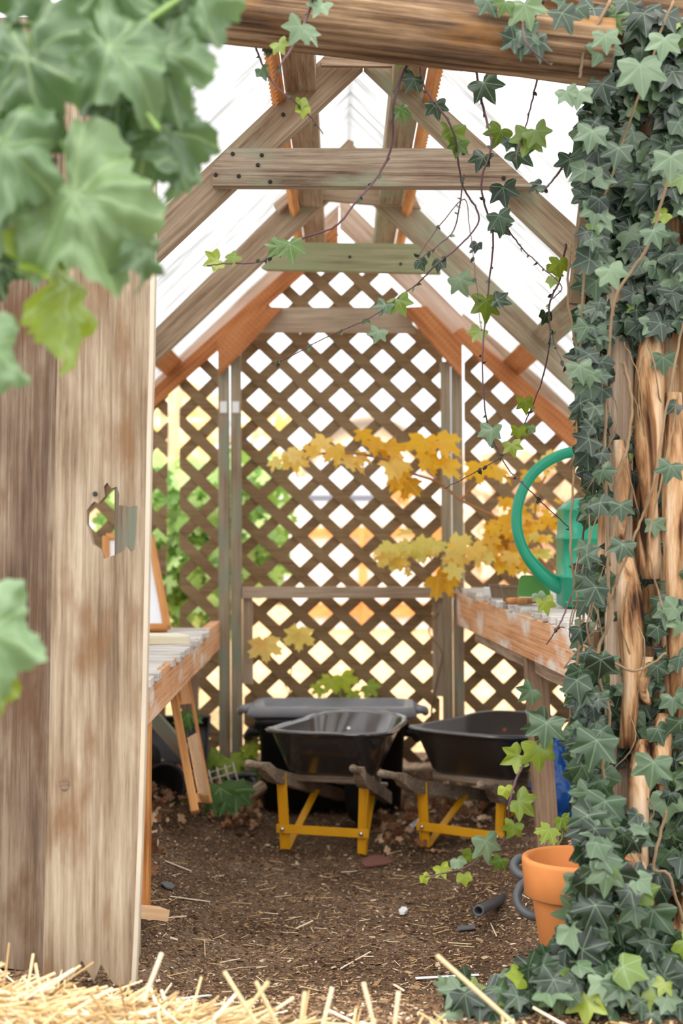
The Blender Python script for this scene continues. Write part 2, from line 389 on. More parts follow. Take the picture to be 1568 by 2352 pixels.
# front truss
D1 = 4.12; e = 1120
t1 = thing('roof_truss', 'nearest grey roof truss with a wide crosspiece carrying dark screws', 'roof truss', (XC, D1, H+1.36), 'roof trusses')
iL = ((833, 152), (353, 604)); oL = ((740, 133), (355, 497)); xl = 784-e
pxboard('rafter', [iL[0], (833, 128), (748, 126), ext(*oL, xl), ext(*iL, xl)], D1, .05, M_rafter, t1, iL)
iR = ((836, 152), (1315, 608)); oR = ((913, 152), (1286, 488)); xr = 784+e
pxboard('rafter', [iR[0], (836, 128), (886, 126), ext(*oR, xr), ext(*iR, xr)], D1+.002, .05, M_rafter_g, t1, iR)
tie = pxboard('crosspiece', [(488, 381), (524, 340), (1128, 341), (1224, 429), (488, 426)], D1-.05, .045, M_tie, t1, ((488, 400), (1200, 400)))
for x, y in ((534, 353), (601, 356), (592, 379), (495, 401), (548, 404), (620, 417), (1064, 350), (1156, 408)): screw(t1, x, y, D1-.05)
screw(t1, 650, 263, D1); screw(t1, 1014, 250, D1)
pxboard('gusset', [(737, 150), (735, 140), (752, 118), (830, 118), (918, 148), (920, 152)], D1-.052, .02, M_ledge, t1, ((737, 140), (920, 150)))
# second truss
D2 = 5.6; e = 825
t2 = thing('roof_truss', 'middle roof truss with grey rafters and an olive-green crosspiece', 'roof truss', (XC, D2, H+1.38), 'roof trusses')
iL = ((802, 414), (352, 835)); oL = ((635, 482), (367, 745))
pxboard('rafter', [iL[0], (812, 325), ext(*oL, 800), ext(*oL, 784-e), ext(*iL, 784-e)], D2, .05, M_rafter, t2, iL)
iR = ((802, 414), (1300, 882)); oR = ((970, 488), (1236, 747))
pxboard('rafter', [iR[0], (806, 326), ext(*oR, 812), ext(*oR, 784+e), ext(*iR, 784+e)], D2+.001, .05, M_rafter_g, t2, iR)
pxboard('crosspiece', [(600, 613), (655, 556), (955, 560), (1005, 600), (1012, 627), (610, 618)], D2-.05, .045, M_tieg, t2, ((600, 590), (1000, 592)))
pxboard('gusset', [(668, 452), (672, 400), (930, 400), (966, 478)], D2-.05, .03, M_rafter, t2, ((668, 460), (966, 476)))
pxboard('cleat', [(628, 468), (672, 430), (684, 446), (640, 484)], D2-.08, .07, M_ledge, t2, ((628, 468), (672, 430)))
for x, y in ((722, 437), (900, 452), (803, 590), (920, 606)): screw(t2, x, y, D2-.05)
# purlins: run along the roof
def purlin(X, Z, lab, mats, two=False):
    r = thing('purlin', lab, 'roof beam', (X, 3.6, Z), 'roof beams running back to the lattice wall'); ys = 4.02 if X > .5 else 3.55
    sd = -1 if X < XC else 1; nrm = Vector((sd*SL, 0, 1)).normalized(); tan = Vector((sd, 0, -SL)).normalized()
    if two:
        board('beam', (X, ys, Z), (X, 5.62, Z), .05, .10, mats[0], r, nrm); board('beam', (X, 5.66, Z), (X, 6.6, Z), .05, .10, mats[1], r, nrm)
    else: board('beam', (X, 3.55, Z), (X, 6.6, Z), .085, .09, mats[0], r, (0, 0, 1))
    # wavy closure strip that carries the corrugated sheet
    c = Vector((X, 0, Z))+(tan*.075+nrm*.0 if not two else nrm*.035)
    pts = []; L = 6.55-ys-.03; k = int(L/.009)
    for i in range(k+1):
        u = L*i/k; pts.append((u, .028+.006*math.cos(2*math.pi*u/.036)))
    if two: M = Matrix((Vector((0, 1, 0)), tan, nrm)).transposed().to_4x4()
    else: M = Matrix((Vector((0, 1, 0)), nrm, tan)).transposed().to_4x4()
    M.translation = Vector((c.x, ys+.03, c.z))-(tan*.012 if two else nrm*.012)
    prism('closure_strip', [(0, 0)]+pts+[(L, 0)], .024, M_orange2, r, M, label='orange wavy closure strip')
    return r
purlin(-.118, H+1.31, 'grey roof beam left of the peak with an orange wavy strip', (M_rafter, M_rafter))
purlin(.19, H+1.31, 'grey roof beam right of the peak with an orange wavy strip', (M_rafter_g, M_rafter_g))
purlin(-.79, H+.76, 'lower left roof beam, orange between middle truss and lattice wall', (M_rafter, M_orange), True)
purlin(.80, H+.76, 'lower right roof beam, orange between middle truss and lattice wall', (M_rafter_g, M_orange), True)
# gable at the lattice wall
D3 = 6.6; e = 720
t3 = thing('gable_frame', 'orange and bleached gable rafters framing the lattice end wall', 'roof truss', (XC, D3, H+1.3))
iL = ((670, 650), (351, 935)); oL = ((670, 607), (351, 893))
pxboard('rafter', [ext(*iL, 776), ext(*oL, 776), ext(*oL, 784-e), ext(*iL, 784-e)], D3, .045, M_orange, t3, iL)
a = ((670, 567), (351, 853))
pxboard('bargeboard', [ext(*oL, 778), ext(*a, 778), ext(*a, 784-e), ext(*oL, 784-e)], D3+.03, .025, M_pink, t3, a)
u = ((964, 628), (1151, 815)); l = ((900, 632), (1040, 762))
pxboard('rafter', [ext(*l, 780), ext(*u, 780), (1165, 829), (1130, 852)], D3-.002, .045, M_pink, t3, u, label='bleached pink-grey rafter')
u2 = ((1062, 757), (1292, 952)); l2 = ((1040, 766), (1270, 988))
pxboard('rafter', [(1040, 766), (1062, 752), ext(*u2, 1504), ext(*l2, 1504)], D3-.05, .045, M_orange, t3, u2, label='orange lower rafter')
u3 = ((1062, 717), (1292, 912))
pxboard('bargeboard', [ext(*u2, 1062), ext(*u3, 1062), ext(*u3, 1504), ext(*u2, 1504)], D3+.03, .025, M_ledge, t3, u3)
b = pxboard('brace', [(583, 703), (648, 706), (503, 862), (500, 783)], D3-.10, .045, M_orange, t3, ((583, 703), (500, 790)), label='orange corner brace')
b = pxboard('brace', [(922, 706), (980, 703), (1061, 790), (1061, 868)], D3-.10, .045, M_orange, t3, ((980, 703), (1061, 790)), label='orange corner brace')

# ------------------------------------------------------------------ lattice
def clip_convex(poly, a, b):
    """keep the part of poly left of a->b (2-D)"""
    out = []; nx, ny = -(b[1]-a[1]), b[0]-a[0]
    d = [((p[0]-a[0])*nx+(p[1]-a[1])*ny) for p in poly]
    for i in range(len(poly)):
        j = (i+1) % len(poly)
        if d[i] >= 0: out.append(poly[i])
        if (d[i] >= 0) != (d[j] >= 0):
            t = d[i]/(d[i]-d[j]); out.append((poly[i][0]+(poly[j][0]-poly[i][0])*t, poly[i][1]+(poly[j][1]-poly[i][1])*t))
    return out
def lattice(name, region, hole, sp, mat, parent, D=6.65, wpx=25.5, label=None, kind=None):
    bm = bmesh.new(); dx, dy = sp; m = dy/dx
    xs = [p[0] for p in region]; ys = [p[1] for p in region]
    # region must be convex and clockwise in image space => make orientation consistent
    ar = sum(region[i][0]*region[(i+1) % len(region)][1]-region[(i+1) % len(region)][0]*region[i][1] for i in range(len(region)))
    reg = region if ar > 0 else region[::-1]
    for s, dd in ((1, 0), (-1, .011)):
        c0 = hole[1]-s*m*hole[0]+dy/2
        hv = wpx/2*math.sqrt(1+m*m)
        cs = [y-s*m*x for x in (min(xs), max(xs)) for y in (min(ys), max(ys))]
        k0 = math.floor((min(cs)-c0)/dy)-1; k1 = math.ceil((max(cs)-c0)/dy)+1
        for k in range(k0, k1+1):
            c = c0+k*dy; x0, x1 = min(xs)-60, max(xs)+60
            q = [(x0, s*m*x0+c-hv), (x1, s*m*x1+c-hv), (x1, s*m*x1+c+hv), (x0, s*m*x0+c+hv)]
            for i in range(len(reg)):
                if len(q) < 3: break
                q = clip_convex(q, reg[i], reg[(i+1) % len(reg)])
            if len(q) < 3: continue
            f = [bm.verts.new(P(x, y, D)+Vector((0, dd, 0))) for x, y in q]; g = [bm.verts.new(v.co+Vector((0, .010, 0))) for v in f]
            n = len(f)
            try:
                bm.faces.new(f[::-1]); bm.faces.new(g)
                for i in range(n): bm.faces.new((f[i], f[(i+1) % n], g[(i+1) % n], g[i]))
            except ValueError: pass
    # grain runs vertically enough for both directions: coordinates stay in world space
    o = link(name, bm_mesh(bm, name), mat, parent, None, label)
    if kind: o['kind'] = kind
    return o
YB = 1752
door = thing('lattice_door', 'tall lattice door panel between two pairs of greenish posts', 'door', (-.0, 6.6, .0))
lattice('lattice_panel', [(552, 806), (656, 706), (900, 706), (1016, 800), (1016, 1352), (552, 1352)], (641.5, 873.6), (94.5, 89.3), M_lattice, door)
lattice('lattice_panel', [(560, 1372), (1010, 1372), (1010, YB), (560, YB)], (641.5, 873.6), (94.5, 89.3), M_lattice, door)
lattice('gable_lattice', [(600, 712), (776, 535), (955, 712)], (641.5+47.25*3, 873.6-44.65*5), (94.5, 89.3), M_lattice, door)
pxboard('top_rail', [(600, 762), (640, 706), (935, 706), (955, 764)], D3-.045, .04, M_tiep, door)
pxboard('middle_rail', [(556, 1349), (1018, 1349), (1018, 1374), (556, 1374)], D3-.06, .06, M_tiep, door)
pxboard('stile', [(557, 1374), (579, 1374), (581, 1572), (557, 1570)], D3-.03, .03, M_tiep, door, ((557, 1374), (557, 1570)))
pxboard('stile', [(994, 1374), (1022, 1374), (1022, 1600), (994, 1600)], D3-.03, .03, M_tiep, door, ((1000, 1374), (1000, 1570)))
pxboard('stile', [(529, 815), (552, 815), (556, 1754), (531, 1754)], D3-.05, .05, M_post, door, ((530, 815), (530, 1750)), label='greenish hinge stile')
pxboard('stile', [(1012, 830), (1034, 830), (1042, 1754), (1019, 1754)], D3-.05, .05, M_post, door, ((1012, 815), (1012, 1750)))
for k in range(2):
    pxboard('hinge_plate', [(505+28*k, 922), (521+28*k, 922), (521+28*k, 948), (505+28*k, 948)], D3-.056, .005, plain('white_paint', (.85, .85, .85, 1), .5) if k == 0 else bpy.data.materials['white_paint'], door, label='white hinge plate')
pl = pxboard('door_post', [(500, 780), (524, 780), (528, 1754), (503, 1754)], D3-.05, .06, M_post, None, ((500, 800), (500, 1750)))
tag(pl, 'green-stained upright post left of the lattice door', 'post', 'upright posts beside the lattice door')
pr = pxboard('door_post', [(1037, 800), (1061, 800), (1068, 1754), (1045, 1754)], D3-.05, .06, M_post, None, ((1037, 800), (1037, 1750)))
tag(pr, 'weathered upright post right of the lattice door', 'post', 'upright posts beside the lattice door')
gab = lambda x: 520+abs(x-776)*.90+40
lattice('wall_back', [(412, gab(412)-30), (503, gab(503)-30), (503, YB), (412, YB)], (455, 960), (94, 92), M_lattice, None, kind='structure')
lattice('wall_back', [(120, gab(120)-30), (386, gab(386)-30), (378, YB), (120, YB)], (360, 1056), (94, 92), M_lattice, None, kind='structure')
lattice('wall_back', [(1066, gab(1066)-30), (1490, gab(1490)-30), (1490, YB), (1066, YB)], (1110, 1497), (94, 92), M_lattice, None, kind='structure')
# ------------------------------------------------------------------ foreground boards, posts, log
def jag(pts, a, n=6):
    out = []
    for i in range(len(pts)):
        p = pts[i]; q = pts[(i+1) % len(pts)]
        for k in range(n):
            t = k/n; out.append((p[0]+(q[0]-p[0])*t+(R(-a, a) if k else 0), p[1]+(q[1]-p[1])*t+(R(-a, a) if k else 0)))
    return out
DB = 3.35
hole = [(268, 1118), (274, 1135), (273, 1160), (300, 1164), (316, 1163), (314, 1195), (311, 1240), (309, 1262), (300, 1268), (291, 1255), (280, 1268), (262, 1275), (238, 1284),
        (232, 1270), (228, 1262), (212, 1250), (206, 1222), (199, 1205), (199, 1172), (208, 1160), (216, 1152), (226, 1156), (240, 1140), (238, 1118), (246, 1108), (256, 1122)]
outl = [(150, 40), (349, 40), (348, 500), (344, 800), (338, 1000), (333, 1300), (327, 1600), (318, 1900), (308, 2150), (300, 2262), (262, 2262), (232, 2215), (215, 2255), (188, 2205), (165, 2250), (98, 2250),
        (104, 2000), (112, 1700), (120, 1300), (127, 1000), (136, 700), (144, 400)]
bA = thing('fence_board', 'wide weathered board with a ragged hole, its right edge framing the entrance', 'board', tuple(P(200, 2250, DB)), 'upright boards left of the entrance')
a = pxboard('plank', outl, DB, .035, M_board, bA, ((330, 2200), (347, 100)), [hole])
bm = bmesh.new()
edge = [P(x, y, DB) for x, y in ((349, 40), (348, 500), (344, 800), (338, 1000), (333, 1300), (327, 1600), (318, 1900), (308, 2150), (302, 2262))]
rings = []
for p in edge:
    d = .009
    rings.append([p+Vector((-.001, -.002, 0)), p+Vector((d, .000, 0)), p+Vector((d, .037, 0)), p+Vector((-.001, .037, 0))])
link('pale_edge_strip', bm_mesh(loft(rings), 'pale_edge_strip'), plain('sawn_board_edge', lin(186, 172, 152), .8, vary=.08), bA, None, 'pale sawn edge strip')
lathe('knot', [(.014, -.002), (.013, .0006), (.006, .0008)], M_board2, bA, Matrix.Translation(P(148, 1800, DB)) @ Matrix.Rotation(math.pi/2, 4, 'X') @ Matrix.Diagonal((1, 1.4, 1, 1)), 16)
screw(bA, 218, 1134, DB, .006)
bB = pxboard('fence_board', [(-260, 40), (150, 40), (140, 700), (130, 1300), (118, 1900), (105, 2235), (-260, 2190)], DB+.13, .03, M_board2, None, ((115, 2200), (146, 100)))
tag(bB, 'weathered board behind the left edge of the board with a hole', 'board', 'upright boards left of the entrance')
bC = board('corner_post', P(294, 2290, 3.80), P(294, 420, 3.80), .06, .08, M_post, None, (1, 0, 0))
tag(bC, 'greenish grey post seen through the hole in the board', 'post')
for px, yb, w_, lab in ((-900, 2190, .28, 'outer weathered fence board far left beyond the leaves'),):
    q = board('fence_board', P(-430, 2150, DB+.03), P(-430, -200, DB+.03), .27, .03, M_board, None, (1, 0, 0)); tag(q, lab, 'board', 'upright boards left of the entrance')

def rough_log(name, p0, p1, r0, r1, mat, parent=None, n=28, m=60, amp=.18, seed=0, gro=5):
    p0 = Vector(p0); p1 = Vector(p1); L = (p1-p0).length; rings = []
    for i in range(m+1):
        t = i/m; r = r0+(r1-r0)*t; x = L*t; ring = []
        for k in range(n):
            a = 2*math.pi*k/n
            g = noise.noise(Vector((math.cos(a)*gro*.5+seed, math.sin(a)*gro*.5, x*1.2)))+.5*noise.noise(Vector((math.cos(a)*gro, math.sin(a)*gro+seed, x*2)))
            rr = r*(1+amp*g); ring.append((x, rr*math.cos(a), rr*math.sin(a)))
        rings.append(ring)
    M = Matrix.Translation(p0) @ frame(p1-p0, (0, 0, 1))
    return link(name, bm_mesh(loft(rings), name, False), mat, parent, M)
lg = rough_log('log_beam', P(180, -22, 3.42), P(1400, 122, 3.42), .078, .074, M_log, None, 64, 90, .22, 3, 9)
for p in lg.data.polygons: p.use_smooth = True
tag(lg, 'split rough log lying across the top of the entrance', 'log')

# tree trunk with peeling bark
def bark_material():
    m, t, b, o = mat0('peeling_tan_bark'); L = t.links.new
    mp = coords(t, (9, 9, 1.0), False); n1 = N(t, 'TexNoise'); n1.inputs['Scale'].default_value = 2.2; n1.inputs['Detail'].default_value = 9; n1.inputs['Roughness'].default_value = .6; n1.inputs['Distortion'].default_value = .5
    L(mp.outputs[0], n1.inputs['Vector'])
    r = ramp(t, [(.36, lin(48, 32, 22)), (.43, lin(120, 84, 54)), (.5, lin(172, 134, 96)), (.58, lin(194, 164, 132)), (.7, lin(210, 190, 168))]); L(n1.outputs['Fac'], r.inputs[0])
    L(r.outputs[0], b.inputs['Base Color']); b.inputs['Roughness'].default_value = .9; b.inputs['Specular IOR Level'].default_value = .15
    mp2 = coords(t, (60, 60, 5), False); n2 = N(t, 'TexNoise'); n2.inputs['Scale'].default_value = 1.5; n2.inputs['Detail'].default_value = 6; L(mp2.outputs[0], n2.inputs['Vector'])
    bp = N(t, 'Bump'); bp.inputs['Strength'].default_value = .8; bp.inputs['Distance'].default_value = .01; L(n2.outputs['Fac'], bp.inputs['Height']); L(bp.outputs[0], b.inputs['Normal'])
    return m
M_bark = bark_material()
tree = thing('tree_trunk', 'thick tan tree trunk with peeling bark behind the ivy on the right', 'tree', (.86, 3.76, 0))
rings = []; n = 56
for i in range(120):
    z = -.1+2.9*i/119; ring = []
    for k in range(n):
        a = 2*math.pi*k/n; ca, sa = math.cos(a), math.sin(a)
        r = .19*(1+.10*noise.noise(Vector((ca*2.2, sa*2.2, z*.7)))+.10*noise.noise(Vector((ca*6, sa*6, z*1.1+3))))
        r += .018*abs(noise.noise(Vector((ca*10, sa*10, z*1.6))))
        r += .07*math.exp(-z*5)*(1 if z > 0 else 1)
        ring.append((.88+r*ca, 3.76+r*sa, z))
    rings.append(ring)
link('trunk', bm_mesh(loft(rings), 'trunk', True), M_bark, tree)
def bark_strip(px, y0, y1, wpx, bend, lab=None):
    rings = []; m = 14
    for i in range(m+1):
        t = i/m; y = y0+(y1-y0)*t; c = P(px+bend*math.sin(t*3.0), y, 3.50-.03*math.sin(t*math.pi)); ww = wpx/2*3.5/F*(.45+.55*math.sin(min(1, t*1.3+.15)*math.pi*.9)+.15*noise.noise(Vector((px, t*4, 0))))
        rings.append([c+Vector((-ww, .02, 0)), c+Vector((-ww*.5, .004, 0)), c+Vector((ww*.4, .002, 0)), c+Vector((ww, .017, 0)), c+Vector((0, .03, 0))])
    link('bark_strip', bm_mesh(loft(rings), 'bark_strip', True), M_bark, tree, None, lab)
for a in ((1500, 760, 1330, 70, -8), (1548, 900, 1650, 60, 6), (1440, 1280, 1720, 62, 14), (1485, 1700, 2020, 60, -14), (1460, 1940, 2250, 70, 12), (1530, 1640, 1880, 50, -8), (1424, 1010, 1240, 40, 10)): bark_strip(*a)
bark_strip(1490, 1510, 1620, 44, -14, 'curled peeling bark flap')
pp = rough_log('old_post', P(1418, 1900, 3.62), P(1424, 640, 3.62), .036, .034, M_ledge, None, 24, 50, .12, 8, 5); tag(pp, 'narrow grey split post standing against the tree trunk', 'post')
lg2 = rough_log('log_beam', P(1230, -10, 3.58), P(1640, 60, 3.58), .085, .09, M_log, None, 40, 40, .2, 9, 7); tag(lg2, 'dark stub of a log behind the ivy in the top right corner', 'log')

# ------------------------------------------------------------------ benches
def bench_slats(root, y0, y1, xf, z, side, xwall, ws, name='slatted_top'):
    bm = bmesh.new(); y = y0
    while y < y1:
        wd = ws*R(.85, 1.15); x0 = xf(y)+side*R(-.012, .030)*-1; x1 = xwall
        a, b_ = sorted((x0, x1)); dz = R(-.004, .004); tilt = R(-.003, .003)
        r = bmesh.ops.create_cube(bm, size=1)['verts']
        for v in r:
            v.co = Vector((a+(b_-a)*(v.co.x+.5), y+wd*.5+v.co.y*(wd-.005), z+.012+dz+v.co.z*.024+tilt*v.co.y))
        y += wd
    bmesh.ops.bevel(bm, geom=bm.edges[:], offset=.002, segments=1, affect='EDGES')
    me = bm_mesh(bm, name); return link(name, me, M_slat, root)
# right bench
fr = lambda y: .549+(.69-.549)*(6.5-y)/(6.5-4.1)
ZB = H-.272-.024
rb = thing('potting_bench', 'right slatted potting bench with the green watering can on it', 'bench', (.9, 5.3, 0))
bench_slats(rb, 4.10, 6.52, fr, ZB, 1, 1.38, .046)
board('fascia', (fr(4.1)+.0, 4.1, ZB-.072), (fr(6.52), 6.52, ZB-.072), .142, .04, M_fascia, rb, label='orange incised fascia with white paint runs')
board('apron', (fr(4.1)+.03, 4.1, ZB-.165), (fr(6.2)+.03, 6.2, ZB-.165), .06, .03, M_ledge, rb, rough=.004)
board('back_rail', (1.36, 4.1, ZB-.06), (1.36, 6.52, ZB-.06), .12, .04, M_fascia, rb)
lt = P(1227, 1515, 4.9); lb = P(1262, 1960, 4.82)
board('leg', (lb.x, lb.y, -.10), (lt.x, lt.y, ZB-.13), .075, .06, M_leg, rb, (1, 0, 0))
for (x, y) in ((1.33, 4.3), (1.33, 6.4)): board('leg', (x, y, -.03), (x, y, ZB-.13), .07, .07, M_leg, rb, (1, 0, 0))
# left bench
fl = lambda y: -.567+(y-6.52)*(-.03)/2.4*-1 if False else -.567+(6.52-y)*.008
ZL = H-.415-.024
lbn = thing('potting_bench', 'left slatted bench, its far end against the green posts', 'bench', (-.9, 5.2, 0))
bench_slats(lbn, 3.9, 6.0, fl, ZL, -1, -1.38, .085)
board('fascia', (fl(3.9)-.012, 3.88, ZL-.045), (fl(6.52)-.012, 6.52, ZL-.045), .125, .045, M_fascia, lbn, label='orange fascia with white paint runs')
board('back_rail', (-1.36, 3.9, ZL-.06), (-1.36, 6.52, ZL-.06), .12, .04, M_fascia, lbn)
board('leg', (P(336, 2080, 4.08).x-.015, 4.08, -.03), (P(343, 1640, 4.08).x-.02, 4.08, ZL-.10), .05, .05, M_pine, lbn, (1, 0, 0), label='round-edged brown leg')
for (x, y) in ((-1.33, 4.1), (-1.33, 6.4), (-.68, 6.4)): board('leg', (x, y, -.03), (x, y, ZL-.10), .07, .07, M_leg, lbn, (1, 0, 0))
pk = board('plank_offcut', P(200, 1456, 5.05), P(424, 1457, 5.2), .034, .13, M_newpine, None, (0, 0, 1)); pk.location.z = ZL+.024+.026
W[pk] = pk.matrix_basis.copy(); tag(pk, 'short pale new plank lying on the left bench', 'plank')

# framed pane leaning on the left bench
def framed(root, q, D_fn, rail, mat_rail, mat_panel, names=('side_rail', 'side_rail', 'end_rail', 'end_rail', 'panel')):
    """q = four 3-D corners: bottom-left, bottom-right, top-right, top-left"""
    bl, br, tr, tl = q; nrm = (br-bl).cross(tl-bl).normalized()
    board(names[0], bl, tl, rail, .032, mat_rail, root, nrm.cross(tl-bl)); board(names[1], br, tr, rail, .032, mat_rail, root, nrm.cross(tr-br))
    board(names[2], bl, br, rail, .030, mat_rail, root, nrm.cross(br-bl)); board(names[3], tl, tr, rail, .030, mat_rail, root, nrm.cross(tr-tl))
    bm = bmesh.new(); vs = [bm.verts.new(p+nrm*s) for s in (-.003, .003) for p in q]
    bm.faces.new(vs[0:4][::-1]); bm.faces.new(vs[4:8])
    for i in range(4): bm.faces.new((vs[i], vs[(i+1) % 4], vs[4+(i+1) % 4], vs[4+i]))
    link(names[4], bm_mesh(bm, names[4]), mat_panel, root)
M_glasswhite = plain('white_frosted_pane', (.86, .88, .92, 1), .25, spec=.6)
fp = thing('framed_pane', 'white pane in an orange wooden frame leaning on the left bench', 'window pane', (-.75, 5.75, ZL))
def PP(px, py, D, z=None):
    v = P(px, py, D)
    if z is not None: v.z = z
    return v
q = [Vector((-.93, 5.62, ZL+.045)), PP(384, 1440, 5.66, ZL+.045), P(345, 1235, 5.95), Vector((-.98, 5.92, P(345, 1235, 5.95).z))]
framed(fp, q, None, .030, M_pine, M_glasswhite)
# tall wooden frame under the bench
sf = thing('wooden_frame', 'varnished wooden frame with plywood foot panel propped under the left bench', 'frame', (-.62, 5.6, -.1))
A0 = P(448, 1866, 5.05); A1 = P(392, 1560, 5.25); A1.z = min(A1.z, ZL-.125)
B0 = P(484, 1846, 5.55); B1 = P(424, 1548, 5.75)
A1 = P(396, 1585, 5.30); B1 = P(432, 1560, 5.78)
board('front_rail', A0, A1, .030, .030, M_pine, sf, (1, 0, 0))
board('rear_rail', B0, B1, .014, .026, M_pine, sf, (1, 0, 0))
def quad_panel(name, q, t, mat, root, nrm):
    nrm = Vector(nrm)*t; bm = bmesh.new(); vs = [bm.verts.new(Vector(p)) for p in q]+[bm.verts.new(Vector(p)+nrm) for p in q]
    bm.faces.new(vs[0:4][::-1]); bm.faces.new(vs[4:8])
    for i in range(4): bm.faces.new((vs[i], vs[(i+1) % 4], vs[4+(i+1) % 4], vs[4+i]))
    return link(name, bm_mesh(bm, name), mat, root)
A0b = A0+Vector((.018, .03, .03)); d = (A1-A0); e2 = (B1-B0)
quad_panel('foot_panel', [A0b, A0b+d*.52, B0+e2*.56, B0], .006, M_plyw, sf, (-1, 0, 0))
quad_panel('cross_board', [A0b+d*.80, A0b+d*.98, B0+e2*.98, B0+e2*.80], .012, M_pine, sf, (-1, 0, 0))
quad_panel('cross_board', [A0b+d*.0, A0b+d*.07, B0+e2*.06, B0], .03, M_pine, sf, (-1, 0, 0))

# ------------------------------------------------------------------ wheelbarrows
M_tray = plain('black_moulded_plastic', (.016, .018, .024, 1), .15, spec=1.0, bump=.01, bscale=14)
M_tray2 = plain('black_scuffed_plastic', (.014, .014, .017, 1), .34, spec=1.0, bump=.03, bscale=20)
for m_ in (M_tray, M_tray2): m_.node_tree.nodes['Principled BSDF'].inputs['IOR'].default_value = 1.7
M_yel = plain('yellow_painted_steel', lin(222, 160, 12), .45, vary=.06)
M_handle = wood('weathered_handle_wood', lin(84, 68, 56), lin(132, 114, 96), lin(176, 160, 140), 1.2)
M_tyre = plain('black_rubber', (.012, .012, .012, 1), .75)
def barrow(label, tipmid, yaw, wtip, mtray, group=None, roll=0.0, bolts=True, gz0=-.15, fw=.19):
    root = thing('wheelbarrow', label, 'wheelbarrow', (tipmid[0], tipmid[1], gz0), 'wheelbarrows parked side by side')
    B = Matrix.Translation(Vector((tipmid[0], tipmid[1], gz0))) @ Matrix.Rotation(math.pi/2-yaw, 4, 'Z') @ Matrix.Rotation(roll, 4, 'X')
    # local axes: +X forward, +Y left, +Z up
    T = lambda u, v, w: B @ Vector((u, -v, w))
    # tray
    rw, bt = .455, .275
    def ring(u0, u1, w0, w1, z, r):  # rear width w0 at u0, front width w1 at u1
        return [T(p.x, p.y, p.z) for p in rquad([(u0, -w0/2), (u1, -w1/2), (u1, w1/2), (u0, w0/2)], r, z, 6)]
    lip = lambda q: rw+.012*math.cos((q.x-.2)/.85*2*math.pi)
    s = 1
    rings = [ring(.40, .68, .345, .24, bt, .07), ring(.375, .735, .375, .27, bt+.015, .08), ring(.265, .925, .475, fw*1.9, rw-.02, .17),
             ring(.255, .94, .490, fw*1.96, lambda q: lip(q)-.012, .18), ring(.235, .955, .52, fw*2.1, lambda q: lip(q)-.016, .19), ring(.230, .96, .53, fw*2.13, lambda q: lip(q)-.006, .19),
             ring(.236, .954, .52, fw*2.1, lip, .19), ring(.258, .937, .488, fw*1.95, lip, .18), ring(.268, .92, .470, fw*1.88, lambda q: lip(q)-.01, .17),
             ring(.380, .728, .368, .262, bt+.022, .08), ring(.41, .69, .335, .23, bt+.008, .07)]
    link('tray', bm_mesh(loft(rings), 'tray', True), mtray, root)
    # handles: grip, neck, beam
    for sgn in (-1, 1):
        path = [(0, .200, wtip-.012), (.02, .199, wtip-.012), (.10, .189, wtip-.03), (.135, .185, wtip-.042), (.16, .183, wtip-.052), (.22, .176, wtip-.085), (.92, .10, .10)]
        rr = [(.006, .006), (.016, .016), (.014, .014), (.016, .016), (.022, .026), (.020, .028), (.018, .026)]
        rg = []
        for (u, v, w_), (a, b_) in zip(path, rr):
            sq = u > .13; k8 = []
            for k in range(12):
                an = 2*math.pi*(k+.5)/12; c, s_ = math.cos(an), math.sin(an)
                if sq: m_ = max(abs(c), abs(s_)); c, s_ = c/m_*.95, s_/m_*.95
                k8.append(T(u, sgn*v+c*a, w_+s_*b_))
            rg.append(k8)
        link('handle', bm_mesh(loft(rg), 'handle', False), M_handle, root)
        # leg assembly
        hz = lambda u: wtip-.085+(u-.22)/.70*(.10-wtip+.085)
        lx = .30; v0 = .150
        def bar(name, a, b_, wd, th, up, parent=root):
            return board(name, T(*a), T(*b_), wd, th, M_yel, parent, up, bev=.002)
        fwd = (B.to_3x3() @ Vector((1, 0, 0))); lat = (B.to_3x3() @ Vector((0, 1, 0)))
        lg_ = bar('leg', (lx, sgn*(v0+.012), hz(lx)+.02), (lx+.015, sgn*v0, .0), .034, .006, lat)
        board('leg_flange', T(lx+.002, sgn*(v0+.029), hz(lx)+.02), T(lx+.017, sgn*(v0+.017), .0), .030, .005, M_yel, lg_, fwd, bev=.001)
        bar('leg_strut', (lx+.30, sgn*(v0-.035), hz(lx+.3)-.01), (lx+.03, sgn*(v0-.0), .004), .030, .006, lat)
        for (u, w_) in ((lx, hz(lx)+.0), (lx, .083)):
            M = Matrix.Translation(T(u-.014, sgn*(v0+.006), w_)) @ B.to_3x3().to_4x4() @ Matrix.Rotation(-math.pi/2, 4, 'Y')
            lathe('bolt', [(.009, -.004), (.009, .004), (.005, .008), (.001, .009)], M_steel, root, M, 12)
    board('crossbar', T(lx-.008, -(v0+.032), .083), T(lx-.008, v0+.032, .083), .034, .005, M_yel, root, (0, 0, 1), bev=.002)
    board('tray_support', T(.42, -.17, .262), T(.42, .17, .262), .03, .04, M_handle, root, (0, 0, 1)); board('tray_support', T(.68, -.13, .235), T(.68, .13, .235), .06, .035, M_handle, root, (0, 0, 1))
    # wheel
    Wm = Matrix.Translation(T(.87, 0, .165)) @ B.to_3x3().to_4x4() @ Matrix.Rotation(math.pi/2, 4, 'X')
    wh = lathe('wheel', [(.10, -.02), (.13, -.038), (.155, -.03), (.165, 0), (.155, .03), (.13, .038), (.10, .02)], M_tyre, root, Wm, 40, 'black rubber tyre')
    lathe('hub', [(.03, -.035), (.035, -.028), (.08, -.012), (.105, -.03), (.108, 0), (.105, .03), (.08, .012), (.035, .028), (.03, .035)], M_yel, wh, Wm, 32, 'yellow wheel hub')
